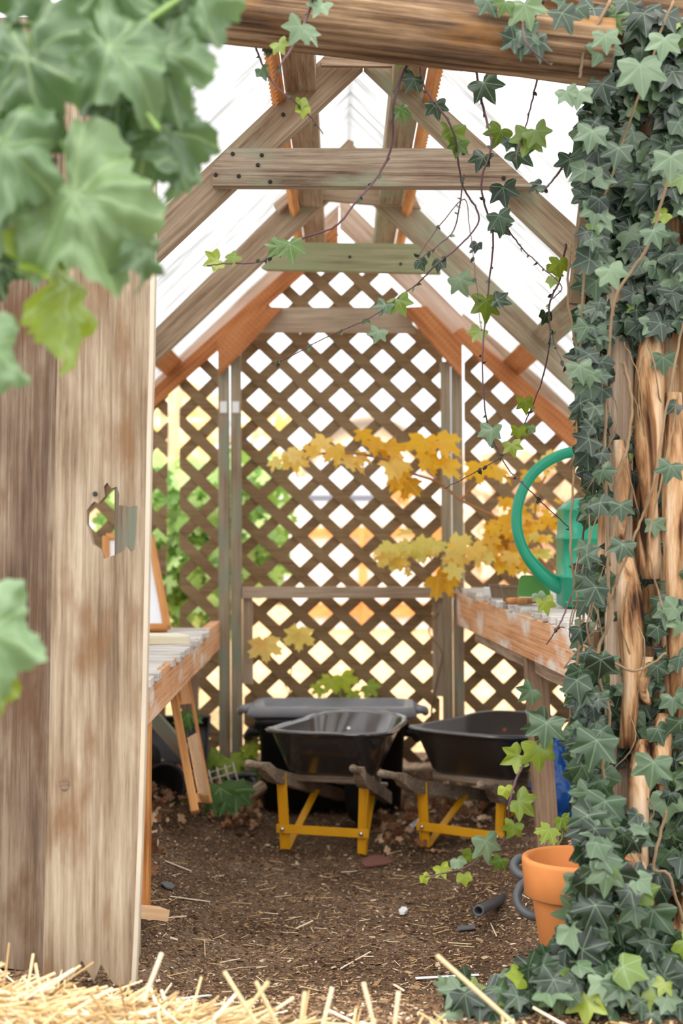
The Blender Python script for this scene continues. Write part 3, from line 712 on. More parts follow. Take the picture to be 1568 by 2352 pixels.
    tube('axle', [T(.87, -.11, .165), T(.87, .11, .165)], .008, M_steel, root, 10)
    if bolts:
        for (u, v, w_) in ((.90, -.05, .40), (.90, .14, .40), (.55, -.08, .302), (.55, .08, .302)):
            if u == .90: M = Matrix.Translation(T(.845, v, .395)) @ B.to_3x3().to_4x4() @ Matrix.Rotation(-math.radians(55), 4, 'Y')
            else: M = Matrix.Translation(T(u, v, w_)) @ B.to_3x3().to_4x4()
            lathe('bolt', [(.010, -.004), (.010, .001), (.006, .004), (.001, .005)], M_steel if mtray is M_tray else M_rust, root, M, 12)
    return root
M_rust = plain('rusty_bolt', lin(150, 84, 50), .7)
barrow('black tray wheelbarrow in front of the lidded bin, left of the two', (-.155, 5.12), math.radians(16), .385, M_tray)
barrow('black tray wheelbarrow behind the right bench leg, its handles pointing left', (.305, 5.14), math.radians(29), .335, M_tray2, roll=.02, gz0=-.15)

# ------------------------------------------------------------------ lidded bin
M_bin = plain('black_bin_plastic', (.012, .012, .012, 1), .45); M_lid = plain('grey_bin_lid', lin(132, 134, 140), .42, vary=.12)
bn = thing('storage_bin', 'tall black storage bin with a dusty grey lid behind the left wheelbarrow', 'bin', (-.03, 6.28, -.14))
BM = Matrix.Translation((-.038, 6.34, -.14)) @ Matrix.Rotation(math.radians(-2), 4, 'Z')
def rr_(wd, dp, z, r): return [BM @ p for p in rquad([(-wd/2, -dp/2), (wd/2, -dp/2), (wd/2, dp/2), (-wd/2, dp/2)], r, z, 6)]
link('body', bm_mesh(loft([rr_(.60, .30, 0, .04), rr_(.64, .33, .36, .05), rr_(.68, .36, .365, .05), rr_(.68, .36, .40, .05)]), 'body', True), M_bin, bn)
link('lid', bm_mesh(loft([rr_(.73, .38, .402, .06), rr_(.745, .39, .408, .06), rr_(.725, .375, .438, .07), rr_(.71, .36, .446, .07), rr_(.64, .31, .446, .06), rr_(.62, .285, .418, .05), rr_(.60, .27, .416, .05)]), 'lid', True), M_lid, bn, None, 'dusty grey lid')
for sx in (-1, 1):
    g = [BM @ Vector(v) for v in ((sx*.36, -.07, .42), (sx*.40, -.07, .425), (sx*.41, -.03, .41), (sx*.41, .05, .41), (sx*.36, .07, .42))]
    tube('lid_clip', g, .018, M_lid, bn, 8); h = [BM @ Vector(v) for v in ((sx*.30, -.08, .33), (sx*.355, -.08, .33), (sx*.375, -.04, .30), (sx*.375, .06, .30), (sx*.30, .08, .33))]
    tube('side_handle', h, .024, M_bin, bn, 8)

# ------------------------------------------------------------------ watering can
M_can = plain('green_can_plastic', lin(36, 158, 124), .32, spec=.5, vary=.04)
wc = thing('watering_can', 'large green plastic watering can on the right bench, part hidden by ivy', 'watering can', (.90, 4.86, ZB+.026))
CM = Matrix.Translation((.895, 4.86, ZB+.031))
cr = lambda a, b_, z, r: [CM @ p for p in rquad([(-a, -b_), (a, -b_), (a, b_), (-a, b_)], r, z, 8)]
link('body', bm_mesh(loft([cr(.140, .10, 0, .06), cr(.152, .112, .008, .06), cr(.154, .114, .095, .06), cr(.160, .120, .100, .06), cr(.160, .120, .108, .06), cr(.153, .113, .113, .06), cr(.152, .112, .225, .06),
    cr(.157, .117, .229, .06), cr(.157, .117, .237, .06), cr(.151, .111, .241, .06), cr(.148, .108, .325, .06), cr(.152, .112, .330, .06), cr(.145, .105, .338, .06), cr(.120, .085, .362, .05), cr(.09, .07, .370, .04)]), 'body', True), M_can, wc)
hp = [P(x, y, 4.86) for x, y in ((1420, 1060), (1370, 1045), (1325, 1038), (1285, 1046), (1240, 1072), (1207, 1112), (1188, 1165), (1188, 1220), (1207, 1272), (1237, 1310), (1268, 1338), (1300, 1352))]
hp = smooth_path(hp, 5); k = len(hp); rad = [.019+.012*max(0, (i/k-.7)/.3) for i in range(k)]
tube('handle', hp, rad, M_can, wc, 14)
tube('handle_mount', [P(1420, 1060, 4.86), P(1424, 1145, 4.86)], .022, M_can, wc, 12)
tube('spout', smooth_path([Vector((1.03, 4.84, ZB+.09)), Vector((1.12, 4.84, ZB+.18)), Vector((1.22, 4.84, ZB+.36)), Vector((1.27, 4.84, ZB+.47))], 5), [.035-.0012*i for i in range(16)], M_can, wc, 12)
lathe('spout_rose', [(.014, 0), (.035, .03), (.05, .05), (.05, .06), (.02, .066)], M_can, wc, Matrix.Translation((1.26, 4.84, ZB+.455)) @ Matrix.Rotation(.45, 4, 'Y'), 24)

# ------------------------------------------------------------------ small things on the right bench
M_dust = plain('dull_green_plastic', lin(92, 150, 70), .5, vary=.12)
M_peat = plain('brown_peat_fibre', lin(128, 108, 86), .95, bump=.6, vary=.2); M_white = plain('off_white_plastic', (.75, .76, .78, 1), .4)
zt = ZB+.026
ds = thing('hand_shovel', 'green scoop blade with rounded corner standing beside the watering can', 'scoop', tuple(P(1225, 1373, 5.0)))
pts = [(1187, 1370), (1192, 1330), (1197, 1322), (1205, 1321), (1226, 1322), (1240, 1332), (1252, 1346), (1262, 1356), (1266, 1372)]
pxboard('blade', pts, 5.0, .008, M_dust, ds); lathe('handle', [(.010, 0), (.013, .02), (.012, .09), (.006, .11)], M_pine, ds, Matrix.Translation(PP(1181, 0, 5.06, zt+.014)) @ Matrix.Rotation(math.pi/2, 4, 'Y') @ Matrix.Translation((0, 0, -.03)), 14, 'wooden handle')
def peat(px, py, D, s, tilt, lab):
    base = PP(px, py, D, zt+.002); Mx = Matrix.Translation(base) @ Matrix.Rotation(tilt, 4, 'Y')
    q = lambda a, z: [Mx @ p for p in rquad([(-a, -a), (a, -a), (a, a), (-a, a)], a*.25, z, 3)]
    o = link('seedling_pot', bm_mesh(loft([q(s*.6, 0), q(s*.8, s*1.2), q(s*.9, s*1.25), q(s*.9, s*1.4), q(s*.78, s*1.4), q(s*.55, .006)]), 'seedling_pot'), M_peat)
    tag(o, lab, 'pot'); return recentre(o)
peat(1172, 1352, 5.25, .042, .0, 'brown square peat pot standing behind the green scoop')
peat(1142, 1350, 5.55, .036, .0, 'brown peat pot further back, left of the other one')
bx = board('label_box', PP(1110, 0, 5.75, zt+.018), PP(1135, 0, 5.75, zt+.018), .034, .04, M_white, None); tag(bx, 'small white block on the far end of the right bench', 'block')

# ------------------------------------------------------------------ terracotta pot, pipes, bag
M_terra = plain('terracotta', lin(200, 124, 64), .75, vary=.07, bump=.1)
tp_ = thing('terracotta_pot', 'large empty terracotta pot at the foot of the ivy', 'flower pot', (.576, 3.50, -.012))
PM = Matrix.Translation((.576, 3.50, -.012)) @ Matrix.Scale(.95, 4)
lathe('pot', [(.075, 0), (.082, .004), (.112, .195), (.114, .20), (.128, .203), (.132, .207), (.139, .292), (.137, .300), (.128, .302), (.120, .296), (.112, .20), (.08, .03), (.01, .028)], M_terra, tp_, PM, 64)
M_hose = plain('dark_grey_rubber_hose', lin(82, 84, 88), .5, vary=.12)
hz_ = [P(x, y, d) for x, y, d in ((1262, 1990, 3.95), (1225, 1975, 3.93), (1192, 1972, 3.92), (1180, 1990, 3.9), (1192, 2008, 3.88), (1216, 2018, 3.86), (1196, 2035, 3.84), (1187, 2060, 3.82), (1195, 2085, 3.8), (1220, 2103, 3.78), (1262, 2108, 3.78))]
h_ = tube('hose', smooth_path(hz_, 6), .0125, M_hose, None, 12); tag(h_, 'thick grey hose looped behind the terracotta pot', 'hose')
pipe = thing('pipe', 'short dark pipe with an open end lying on the soil', 'pipe', tuple(P(1098, 2095, 4.35)))
pa = P(1098, 2092, 4.25); pb = P(1160, 2062, 4.6)
def pipe_mesh(pa, pb, r, ri):
    d = (pb-pa); Mx = Matrix.Translation(pa) @ d.to_track_quat('Z', 'Y').to_matrix().to_4x4(); return Mx, [(ri, .1), (ri, 0), (r, 0), (r, .02), (r*.92, .022), (r*.92, d.length), (ri, d.length)]
Mx, pf = pipe_mesh(pa, pb, .0175, .0115); lathe('tube', pf, M_hose, pipe, Mx, 20)
M_tarp = plain('blue_tarpaulin', lin(22, 92, 176), .28, spec=.6)
bm = bmesh.new(); bmesh.ops.create_icosphere(bm, subdivisions=5, radius=1)
c0 = Vector((.825, 5.25, .10))
for v in bm.verts:
    n_ = noise.noise_vector(v.co*2.2); f_ = 1+.25*n_.x+.22*abs(noise.noise(v.co*5))+.1*noise.noise(v.co*11)
    v.co = Vector((v.co.x*.115*f_, v.co.y*.14*f_, v.co.z*.20*f_)); v.co.z = max(v.co.z, -.19)
    v.co += c0
o = link('tarpaulin_bundle', bm_mesh(bm, 'tarpaulin_bundle', True), M_tarp); tag(o, 'crumpled blue tarpaulin bundle behind the right bench leg', 'tarpaulin'); recentre(o)

# ------------------------------------------------------------------ clutter under the left bench
M_blk = plain('black_nursery_plastic', (.018, .018, .02, 1), .4)
def nursery(x, y, z, s, rot, lab):
    Mx = Matrix.Translation((x, y, z)) @ Matrix.Rotation(rot[0], 4, 'X') @ Matrix.Rotation(rot[1], 4, 'Y') @ Matrix.Rotation(rot[2], 4, 'Z')
    o = lathe('nursery_pot', [(s*.62, 0), (s*.66, .004), (s*.86, s*1.5), (s, s*1.5), (s, s*1.62), (s*.88, s*1.62), (s*.82, s*1.5), (s*.6, .01)], M_blk, None, Mx, 28); return tag(o, lab, 'flower pot')
nursery(-.74, 5.75, .02, .09, (1.2, .3, 0), 'black nursery pot on its side under the left bench, foremost')
nursery(-.83, 6.1, .10, .10, (1.5, -.4, .5), 'black nursery pot lying deeper under the left bench')
nursery(-.98, 5.85, .02, .10, (0, .1, 0), 'black nursery pot standing against the wall under the left bench')
tr = thing('seed_tray', 'black seed tray tilted behind the wooden frame', 'tray', (-.75, 6.3, .18))
bm = loft([[Vector((-.16, -.10, 0)), Vector((.16, -.10, 0)), Vector((.16, .10, 0)), Vector((-.16, .10, 0))], [Vector((-.18, -.12, .06)), Vector((.18, -.12, .06)), Vector((.18, .12, .06)), Vector((-.18, .12, .06))],
           [Vector((-.17, -.11, .06)), Vector((.17, -.11, .06)), Vector((.17, .11, .06)), Vector((-.17, .11, .06))], [Vector((-.155, -.095, .006)), Vector((.155, -.095, .006)), Vector((.155, .095, .006)), Vector((-.155, .095, .006))]])
link('tray', bm_mesh(bm, 'tray'), M_blk, tr, Matrix.Translation((-.76, 6.3, .12)) @ Matrix.Rotation(.9, 4, 'X'))
gb = board('offcut_board', P(345, 1640, 6.2), P(430, 1735, 6.1), .07, .02, M_post, None); tag(gb, 'grey-green offcut board sloping behind the wooden frame', 'board')
M_wire = plain('off_white_wire', lin(178, 168, 152), .5)
wr = thing('wire_basket', 'small pale wire basket on its side by the wooden frame', 'basket', (-.49, 5.9, -.02))
Mx = Matrix.Translation(P(508, 1800, 5.95)) @ Matrix.Rotation(1.2, 4, 'X') @ Matrix.Rotation(.3, 4, 'Z')
bm = bmesh.new()
for k in range(5):
    s_ = -1+k*.5
    tube_bm(bm, [Mx @ Vector((s_*.07, -.06, 0)), Mx @ Vector((s_*.07, -.03, .05)), Mx @ Vector((s_*.07, .04, .05)), Mx @ Vector((s_*.07, .07, 0))], .004, 6)
for k in range(4):
    s_ = -1+k*.66; zz = .05 if abs(s_) < .9 else 0
    tube_bm(bm, [Mx @ Vector((-.07, s_*.06, zz)), Mx @ Vector((.07, s_*.06, zz))], .004, 6)
link('wire_mesh', bm_mesh(bm, 'wire_mesh', True), M_wire, wr)
hs = [P(x, y, d) for x, y, d in ((520, 1790, 6.1), (545, 1782, 6.05), (575, 1788, 6.0), (588, 1798, 5.95), (570, 1806, 5.92), (540, 1800, 5.95), (528, 1792, 6.0), (560, 1780, 6.0), (590, 1782, 6.0))]
o = tube('hose', smooth_path(hs, 6), .013, M_blk, None, 10); tag(o, 'dark hose coiled on the soil left of the bin', 'hose')
o = rough_log('branch_offcut', P(545, 1845, 5.7), P(600, 1808, 5.9), .02, .026, M_ledge, None, 14, 16, .2, 2, 3); tag(o, 'short pale branch offcut on the soil left of the bin', 'branch')
o = board('wood_scrap', P(300, 2092, 3.95), P(375, 2098, 4.02), .03, .06, M_plyw, None, rough=.003); tag(o, 'broken piece of wood at the foot of the left bench leg', 'wood scrap')
# ------------------------------------------------------------------ leaves
class Buf:
    def __init__(s): s.v = []; s.f = []; s.uv = []; s.t = []
    def build(s, name, mat, parent=None, smooth=True, label=None, kind=None):
        me = bpy.data.meshes.new(name); me.from_pydata(s.v, [], s.f)
        if smooth: me.polygons.foreach_set('use_smooth', [True]*len(me.polygons))
        ul = me.uv_layers.new(name='UVMap'); vi = [0]*len(me.loops); me.loops.foreach_get('vertex_index', vi)
        fl = []
        for i in vi: fl += s.uv[i]
        ul.data.foreach_set('uv', fl)
        a = me.attributes.new('tint', 'FLOAT', 'POINT'); a.data.foreach_set('value', s.t)
        o = link(name, me, mat, parent, None, label)
        if kind: o['kind'] = kind
        return o
def mirror(h): return h+[(-x, y) for x, y in reversed(h) if abs(x) > 1e-6]
IVY = mirror([(0, .95), (.10, .80), (.19, .62), (.25, .47), (.38, .49), (.55, .53), (.70, .52), (.66, .40), (.58, .26), (.52, .14), (.58, .02), (.62, -.10), (.60, -.22), (.46, -.26), (.28, -.26), (.12, -.20), (0, -.06)])
IVY_AX = [(0, 1), (.74, .6), (-.74, .6), (.66, -.24), (-.66, -.24)]
IVYR = mirror([(0, .95), (.14, .74), (.28, .55), (.42, .50), (.60, .46), (.66, .38), (.62, .18), (.58, .02), (.52, -.16), (.36, -.24), (.16, -.2), (0, -.05)])
MAPLE = mirror([(0, 1.0), (.08, .82), (.20, .84), (.18, .62), (.30, .50), (.44, .66), (.54, .62), (.76, .66), (.68, .46), (.80, .34), (.58, .22), (.52, .10), (.66, 0), (.74, -.14), (.54, -.16), (.38, -.26), (.16, -.22), (0, -.08)])
OVAL = mirror([(0, 1.0), (.16, .78), (.30, .5), (.34, .2), (.22, -.05), (0, -.15)])
def mallow():
    pts = []; n = 90
    for k in range(n):
        th = 2*math.pi*k/n; d = abs(((th+math.pi) % (2*math.pi))-math.pi)  # 0 at tip
        lob = .5+.5*math.cos(d*7/ (1.0+.12*d) if d < 2.75 else math.pi)
        r = .70+.22*lob+.035*math.cos(th*28)-.12*(d/math.pi)
        if d > 2.75: r *= max(.12, 1-(d-2.75)/.39*.9)
        pts.append((r*math.sin(th), r*math.cos(th)*1.08))
    return pts
MAL = mallow(); MAL_AX = [(math.sin(a), math.cos(a)) for a in (0, .93, -.93, 1.9, -1.9, 2.6, -2.6)]
def leaf(buf, outline, pos, tip, nrm, size, tint, rings=(0, .5, 1), curl=.18, fold=.2, wave=0, seed=0, wk=5):
    tip = Vector(tip).normalized(); nrm = Vector(nrm); nrm = (nrm-tip*nrm.dot(tip)).normalized(); side = tip.cross(nrm)
    b0 = len(buf.v); n = len(outline); c = (0, .04)
    buf.v.append(tuple(Vector(pos)+tip*c[1]*size)); buf.uv.append((0, c[1])); buf.t.append(tint)
    for r in rings[1:]:
        for (x, y) in outline:
            X = c[0]+(x-c[0])*r; Y = c[1]+(y-c[1])*r; d2 = X*X+Y*Y
            z = -curl*d2+fold*abs(X)*.5
            z += .09*noise.noise(Vector((X*3.1+tint*50, Y*3.1, size*200)))
            if wave:
                z += .16*noise.noise(Vector((X*4+seed, Y*4, seed)))+.05*noise.noise(Vector((X*11+seed, Y*11, seed)))
                th = math.atan2(X, Y); z += wave*d2*math.sin(th*wk+seed)+wave*.35*r*math.sin(th*13+seed*2.3)*d2
            p = Vector(pos)+(side*X+tip*Y+nrm*z)*size
            buf.v.append(tuple(p)); buf.uv.append((X, Y)); buf.t.append(tint)
    for k in range(n): buf.f.append((b0, b0+1+k, b0+1+(k+1) % n))
    for q in range(len(rings)-2):
        a = b0+1+q*n; b = a+n
        for k in range(n): buf.f.append((a+k, b+k, b+(k+1) % n, a+(k+1) % n))
def rv(s): return Vector((R(-s, s), R(-s, s), R(-s, s)))
def dirdown(spread, lean=0):
    a = random.gauss(lean, spread); return Vector((math.sin(a), R(-.3, .1), -math.cos(a)))
GV = lin(150, 176, 140)
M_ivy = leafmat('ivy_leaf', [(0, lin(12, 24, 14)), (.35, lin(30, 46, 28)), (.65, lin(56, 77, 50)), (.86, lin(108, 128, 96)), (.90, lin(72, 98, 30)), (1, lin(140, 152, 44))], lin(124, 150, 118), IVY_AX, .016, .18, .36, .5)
M_stem = plain('dark_purple_vine_stem', lin(86, 58, 62), .7, vary=.2)
M_stem2 = plain('tan_vine_stem', lin(122, 100, 72), .85, vary=.3, bump=.5)
M_stem3 = plain('green_leaf_stalk', lin(130, 160, 84), .5)
LB = [(0, 1235), (60, 1290), (130, 1365), (200, 1365), (300, 1350), (450, 1340), (600, 1345), (700, 1345), (800, 1335), (900, 1330), (1000, 1335), (1100, 1345), (1300, 1345), (1400, 1340), (1500, 1320), (1600, 1325), (1700, 1318), (1800, 1335), (1900, 1345), (2000, 1345), (2100, 1325), (2180, 1280), (2250, 1170), (2300, 1050), (2360, 1000)]
def dens(x, y):
    if 60 < y < 190 and x < 1360: return .15
    if y < 700: return 1
    if 1470 < x and 740 < y < 1290: return .05
    if 1385 < x < 1470 and 780 < y < 1260: return .14
    if 1385 < x < 1470 and 1260 < y < 1500: return .22
    if 1470 < x and 1290 < y < 1700: return .26
    if 1400 < x and 1700 < y < 2000: return .42
    if 1380 < x and 2000 < y < 2250: return .34
    if y < 1500 and x < 1385 and y > 1040: return .42
    return .95
def tintr():
    t = R(.10, .86); 
    return R(.9, 1) if random.random() < .07 else t
def leafy(n, ylo, yhi, buf, dmin=3.30, dmax=3.52, s0=.028, s1=.062):
    k = 0
    while k < n:
        y = R(ylo, yhi); xb = ipol(LB, y); x = xb+(1640-xb)*random.random()**1.15
        if random.random() > dens(x, y): continue
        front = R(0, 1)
        edge = (x-xb) < 90
        if x > 1385 and y > 60:
            ux = (x-784)*3.5/F; dd = ux-.88; surf = 3.76-math.sqrt(max(.002, .205**2-min(dd*dd, .04)))
            D = surf-.02-.10*front
        else: D = R(3.36, 3.74)
        if y > 2150: D = min(D, R(3.22, 3.33))
        if 1860 < y and x < 1470: D = R(3.16, 3.32)
        p = P(x, y, D)
        if p.z < gz(p.x, p.y)+.01: p.z = gz(p.x, p.y)+R(.01, .05)
        s = R(s0, s1)*(1.15 if y < 450 or y > 1650 else .95)
        nr = Vector((R(-.6, .35), -1, R(-.1, .9))); 
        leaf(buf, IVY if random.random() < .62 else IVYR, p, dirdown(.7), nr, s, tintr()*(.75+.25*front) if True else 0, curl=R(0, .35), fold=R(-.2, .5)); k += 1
ivy = thing('ivy', 'dense dark ivy climbing the tree trunk along the right edge', 'ivy', (.75, 3.5, 0))
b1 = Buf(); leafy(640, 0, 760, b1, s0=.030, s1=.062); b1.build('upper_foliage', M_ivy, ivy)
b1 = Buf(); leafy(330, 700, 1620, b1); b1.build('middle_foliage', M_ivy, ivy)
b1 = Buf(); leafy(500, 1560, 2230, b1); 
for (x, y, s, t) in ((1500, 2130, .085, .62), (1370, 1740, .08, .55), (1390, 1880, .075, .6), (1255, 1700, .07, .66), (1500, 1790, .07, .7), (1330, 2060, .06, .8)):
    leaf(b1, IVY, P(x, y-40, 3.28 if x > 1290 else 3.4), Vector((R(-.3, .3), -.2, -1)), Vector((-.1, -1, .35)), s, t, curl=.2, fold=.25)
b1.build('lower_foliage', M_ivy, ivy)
b1 = Buf()
for (x, y, s, t) in ((1470, 190, .085, .80), (1390, 120, .05, .8), (1525, 130, .06, .82), (1360, 340, .06, .72), (1540, 400, .065, .76), (1400, 660, .055, .82), (1330, 880, .05, .72), (1420, 380, .055, .5), (1500, 570, .05, .7), (1330, 250, .05, .78), (1430, 1290, .05, .5), (1425, 1200, .045, .5), (1540, 1110, .05, .6), (1300, 250, .045, .8)):
    leaf(b1, IVY, P(x, y-40, 3.30), Vector((R(-.4, .4), -.2, -1)), Vector((-.1, -1, .35)), s, t, curl=.2, fold=.25)
b1.build('large_leaves', M_ivy, ivy)
bm = bmesh.new()
for path, r in (([(1545, 1, 3.4), (1480, 180, 3.4), (1400, 420, 3.42), (1345, 600, 3.44), (1330, 900, 3.46)], .004), ([(1400, 0, 3.38), (1345, 110, 3.36), (1330, 180, 3.36)], .005), ([(1540, 380, 3.4), (1490, 560, 3.4), (1410, 700, 3.42), (1390, 1000, 3.45), (1400, 1300, 3.46)], .005),
                ([(1430, 830, 3.46), (1450, 920, 3.46), (1440, 1030, 3.46), (1415, 1100, 3.46), (1408, 1180, 3.46), (1395, 1330, 3.46), (1400, 1420, 3.46), (1370, 1520, 3.46), (1400, 1650, 3.46), (1385, 1760, 3.44), (1400, 1950, 3.44), (1380, 2150, 3.42)], .0055),
                ([(1568, 740, 3.44), (1530, 940, 3.44), (1500, 1110, 3.44), (1470, 1200, 3.44), (1430, 1300, 3.44), (1395, 1390, 3.46)], .004), ([(1560, 900, 3.4), (1520, 1100, 3.42), (1490, 1250, 3.42), (1520, 1400, 3.42)], .003),
                ([(1310, 560, 3.5), (1305, 700, 3.5), (1330, 850, 3.5), (1320, 1040, 3.5), (1310, 1260, 3.52), (1330, 1420, 3.5), (1320, 1600, 3.5)], .004), ([(1345, 1390, 3.5), (1310, 1640, 3.5), (1330, 1790, 3.5), (1330, 2100, 3.45)], .004),
                ([(1530, 1860, 3.44), (1500, 1990, 3.42), (1535, 2010, 3.4), (1568, 2120, 3.4)], .005), ([(1440, 2260, 3.3), (1500, 2250, 3.3), (1570, 2270, 3.28)], .005), ([(1450, 2280, 3.3), (1520, 2310, 3.28), (1580, 2300, 3.26)], .004),
                ([(1300, 2120, 3.4), (1270, 2180, 3.38), (1250, 2260, 3.36)], .004), ([(1340, 1480, 3.45), (1450, 1540, 3.42), (1530, 1500, 3.42)], .004)):
    tube_bm(bm, smooth_path([P(*a) for a in path], 8, .002), r*.78, 7)
for k in range(40):
    x = R(1330, 1480); y = R(650, 2250); tube_bm(bm, smooth_path([P(x, y, 3.5), P(x+R(-40, 40), y+R(60, 140), 3.46), P(x+R(-60, 60), y+R(160, 300), 3.5)], 5, .003), R(.001, .0022), 5)
link('stem', bm_mesh(bm, 'stem', True), M_stem2, ivy)
# woody mass behind the leaves
for (a, b_, r, s_) in ((P(1330, 700, 3.75), P(1420, -60, 3.7), .03, 1), (P(1365, 1900, 3.66), P(1360, 1450, 3.64), .018, 2)):
    o = rough_log('old_ivy_stem', a, b_, r, r*1.2, M_stem2, ivy, 16, 24, .3, s_, 4)
low = thing('ground_ivy', 'ivy trailing over the soil in the bottom right corner', 'ivy', (.45, 3.4, 0))
b1 = Buf()
for k in range(260):
    y = R(2215, 2420); xb = ipol(LB, y)-8; x = xb+(1640-xb)*random.random()**.8; D = R(3.1, 3.42); p = P(x, y, D); g = gz(p.x, p.y)
    if p.z < g: p.z = g+R(.005, .10)
    leaf(b1, IVY if random.random() < .62 else IVYR, p, dirdown(1.0)+Vector((0, -.4, 0)), Vector((R(-.5, .5), -.8, R(.2, 1.2))), R(.035, .07), tintr(), curl=R(0, .3), fold=R(-.2, .5))
b1.build('foliage', M_ivy, low)

# hanging strands
def strand(name, pts, D, r, leaves, label, mat=None, tips=True, nb=0, lm=None):
    root = thing(name, label, 'vine', tuple(P(pts[-1][0], pts[-1][1], D)), 'ivy strands hanging across the entrance' if name == 'ivy_strand' else None)
    path = smooth_path([P(x, y, D+.05*math.sin(i*1.7)) for i, (x, y) in enumerate(pts)], 8, .0012)
    k = len(path); tube('stem', path, [r*(1-.6*i/k) for i in range(k)], mat or M_stem, root, 6)
    b = Buf()
    for lf in leaves:
        x, y, s, t = lf[:4]; an = lf[4] if len(lf) > 4 else R(-.6, .6)
        leaf(b, IVY if s > 30 else IVYR, P(x, y, D+R(-.03, .03)), Vector((math.sin(an), -.1, -math.cos(an))), Vector((R(-.7, .7), -1, R(-.2, .8))), s*D/F, t, curl=R(0, .4), fold=R(0, .8))
    for i in range(nb):
        q = random.choice(path); leaf(b, OVAL, q, rv(1)+Vector((0, 0, -.5)), rv(1)+Vector((0, -1, 0)), R(.008, .018), R(.2, .95), rings=(0, 1))
    if b.v: b.build('foliage', lm or M_ivy, root)
    return root
strand('ivy_strand', [(1090, 150), (1112, 260), (1128, 330), (1105, 430), (1132, 540), (1122, 660), (1108, 800), (1112, 930), (1132, 1010), (1165, 1075), (1205, 1115), (1250, 1160), (1310, 1215)], 3.75, .0035,
       [(1110, 190, 60, .45), (1185, 350, 55, .5, .9), (1150, 300, 50, .92, -.4), (1155, 430, 55, .3, .1), (1110, 360, 45, .4), (1115, 690, 60, .93, .1), (1140, 690, 40, .35, 1.3), (1100, 760, 35, .95), (1130, 985, 45, .8, -.2), (1175, 1020, 35, .97, .2), (1095, 560, 25, .2), (1150, 520, 32, .5, .8)],
       'long leafy ivy strand hanging from the log, reaching the watering can handle', nb=30)
strand('ivy_strand', [(1300, 560), (1285, 640), (1262, 700), (1262, 790), (1242, 880), (1205, 970), (1160, 1040), (1100, 1080), (1020, 1122)], 3.85, .003, [(1205, 920, 38, .95), (1190, 985, 32, .97), (1270, 610, 30, .96, .3), (1215, 980, 26, .9), (1252, 720, 30, .4)],
       'bare purple vine curving down from the ivy across the right lattice', nb=22)
strand('ivy_strand', [(1005, -10), (985, 60), (940, 140), (905, 230), (900, 330), (870, 400), (820, 460), (770, 520), (690, 550), (600, 600), (520, 605), (470, 612)], 3.5, .004,
       [(665, 560, 52, .90, .2), (640, 565, 40, .9, -.8), (540, 590, 36, .93, -1), (500, 598, 40, .98, -1.2), (950, 180, 40, .5), (920, 250, 40, .9)], 'purple vine trailing left from the log past the middle truss', nb=14)
strand('ivy_strand', [(950, -10), (960, 120), (975, 200), (1040, 300), (1060, 420), (1100, 500), (1060, 560), (1000, 610), (960, 650), (905, 690), (850, 730), (760, 770), (640, 832)], 3.7, .0032,
       [(1055, 640, 48, .8, .3), (915, 690, 45, .93, .4), (885, 700, 36, .7, -.5), (870, 760, 34, .8), (1010, 600, 30, .4), (965, 600, 28, .4), (1035, 300, 60, .93, .1), (1050, 330, 40, .9), (1000, 240, 40, .5), (930, 130, 34, .92)], 'long vine crossing the nearest truss down to the lattice top rail', nb=30)
strand('ivy_strand', [(578, 70), (595, 130), (625, 190), (665, 225), (705, 260), (742, 308)], 3.45, .003, [(645, 85, 34, .92), (690, 230, 26, .96), (695, 245, 30, 1.0, .1), (600, 160, 30, .75), (620, 110, 26, .5)], 'short vine sprig with small yellow leaves left of the peak', nb=12)
strand('ivy_strand', [(720, -10), (705, 40), (675, 100), (645, 150), (632, 190)], 3.2, .0035, [(690, 60, 55, .84, -.5), (705, 75, 42, .84, .8), (640, 100, 34, .95), (740, 10, 44, .85)], 'pale vine sprig in front of the log', nb=6)
strand('ivy_strand', [(1065, 400), (1045, 520), (1010, 560), (960, 590), (1060, 460), (1078, 520), (1092, 640), (1105, 760)], 3.6, .002, [], 'thin leafless tendrils hanging below the nearest crosspiece', nb=18)
strand('ivy_strand', [(1150, 500), (1190, 560), (1240, 610), (1290, 660), (1260, 700), (1270, 780), (1300, 850)], 3.7, .0022, [(1145, 495, 50, .55, .2), (1285, 600, 44, .97, .1), (1270, 640, 26, .95)], 'thin vine between the long strand and the trunk ivy', nb=18)
strand('ivy_strand', [(1235, 170), (1215, 260), (1195, 330), (1180, 370)], 3.5, .003, [(1215, 310, 60, .93, -.3), (1230, 300, 50, .92, .5), (1170, 320, 30, .4)], 'short ivy shoot with bright leaves under the right end of the log', nb=6)
strand('ivy_strand', [(1250, 0), (1225, 30), (1200, 60), (1215, 110), (1265, 150)], 3.3, .004, [(1205, 10, 70, .88, .2), (1195, 70, 72, .60, -.1), (1230, 90, 60, .45, .3), (1180, 90, 44, .4, -.9), (1120, 0, 50, .6), (1290, 30, 60, .4), (1160, 5, 40, .9)], 'pair of large ivy leaves hanging over the log', nb=2)
strand('ivy_strand', [(1310, 350), (1280, 400), (1255, 430), (1245, 440)], 3.6, .0035, [(1240, 425, 34, .3, -1.2), (1310, 365, 50, .5)], 'short dark twig poking left from the trunk ivy', nb=8)
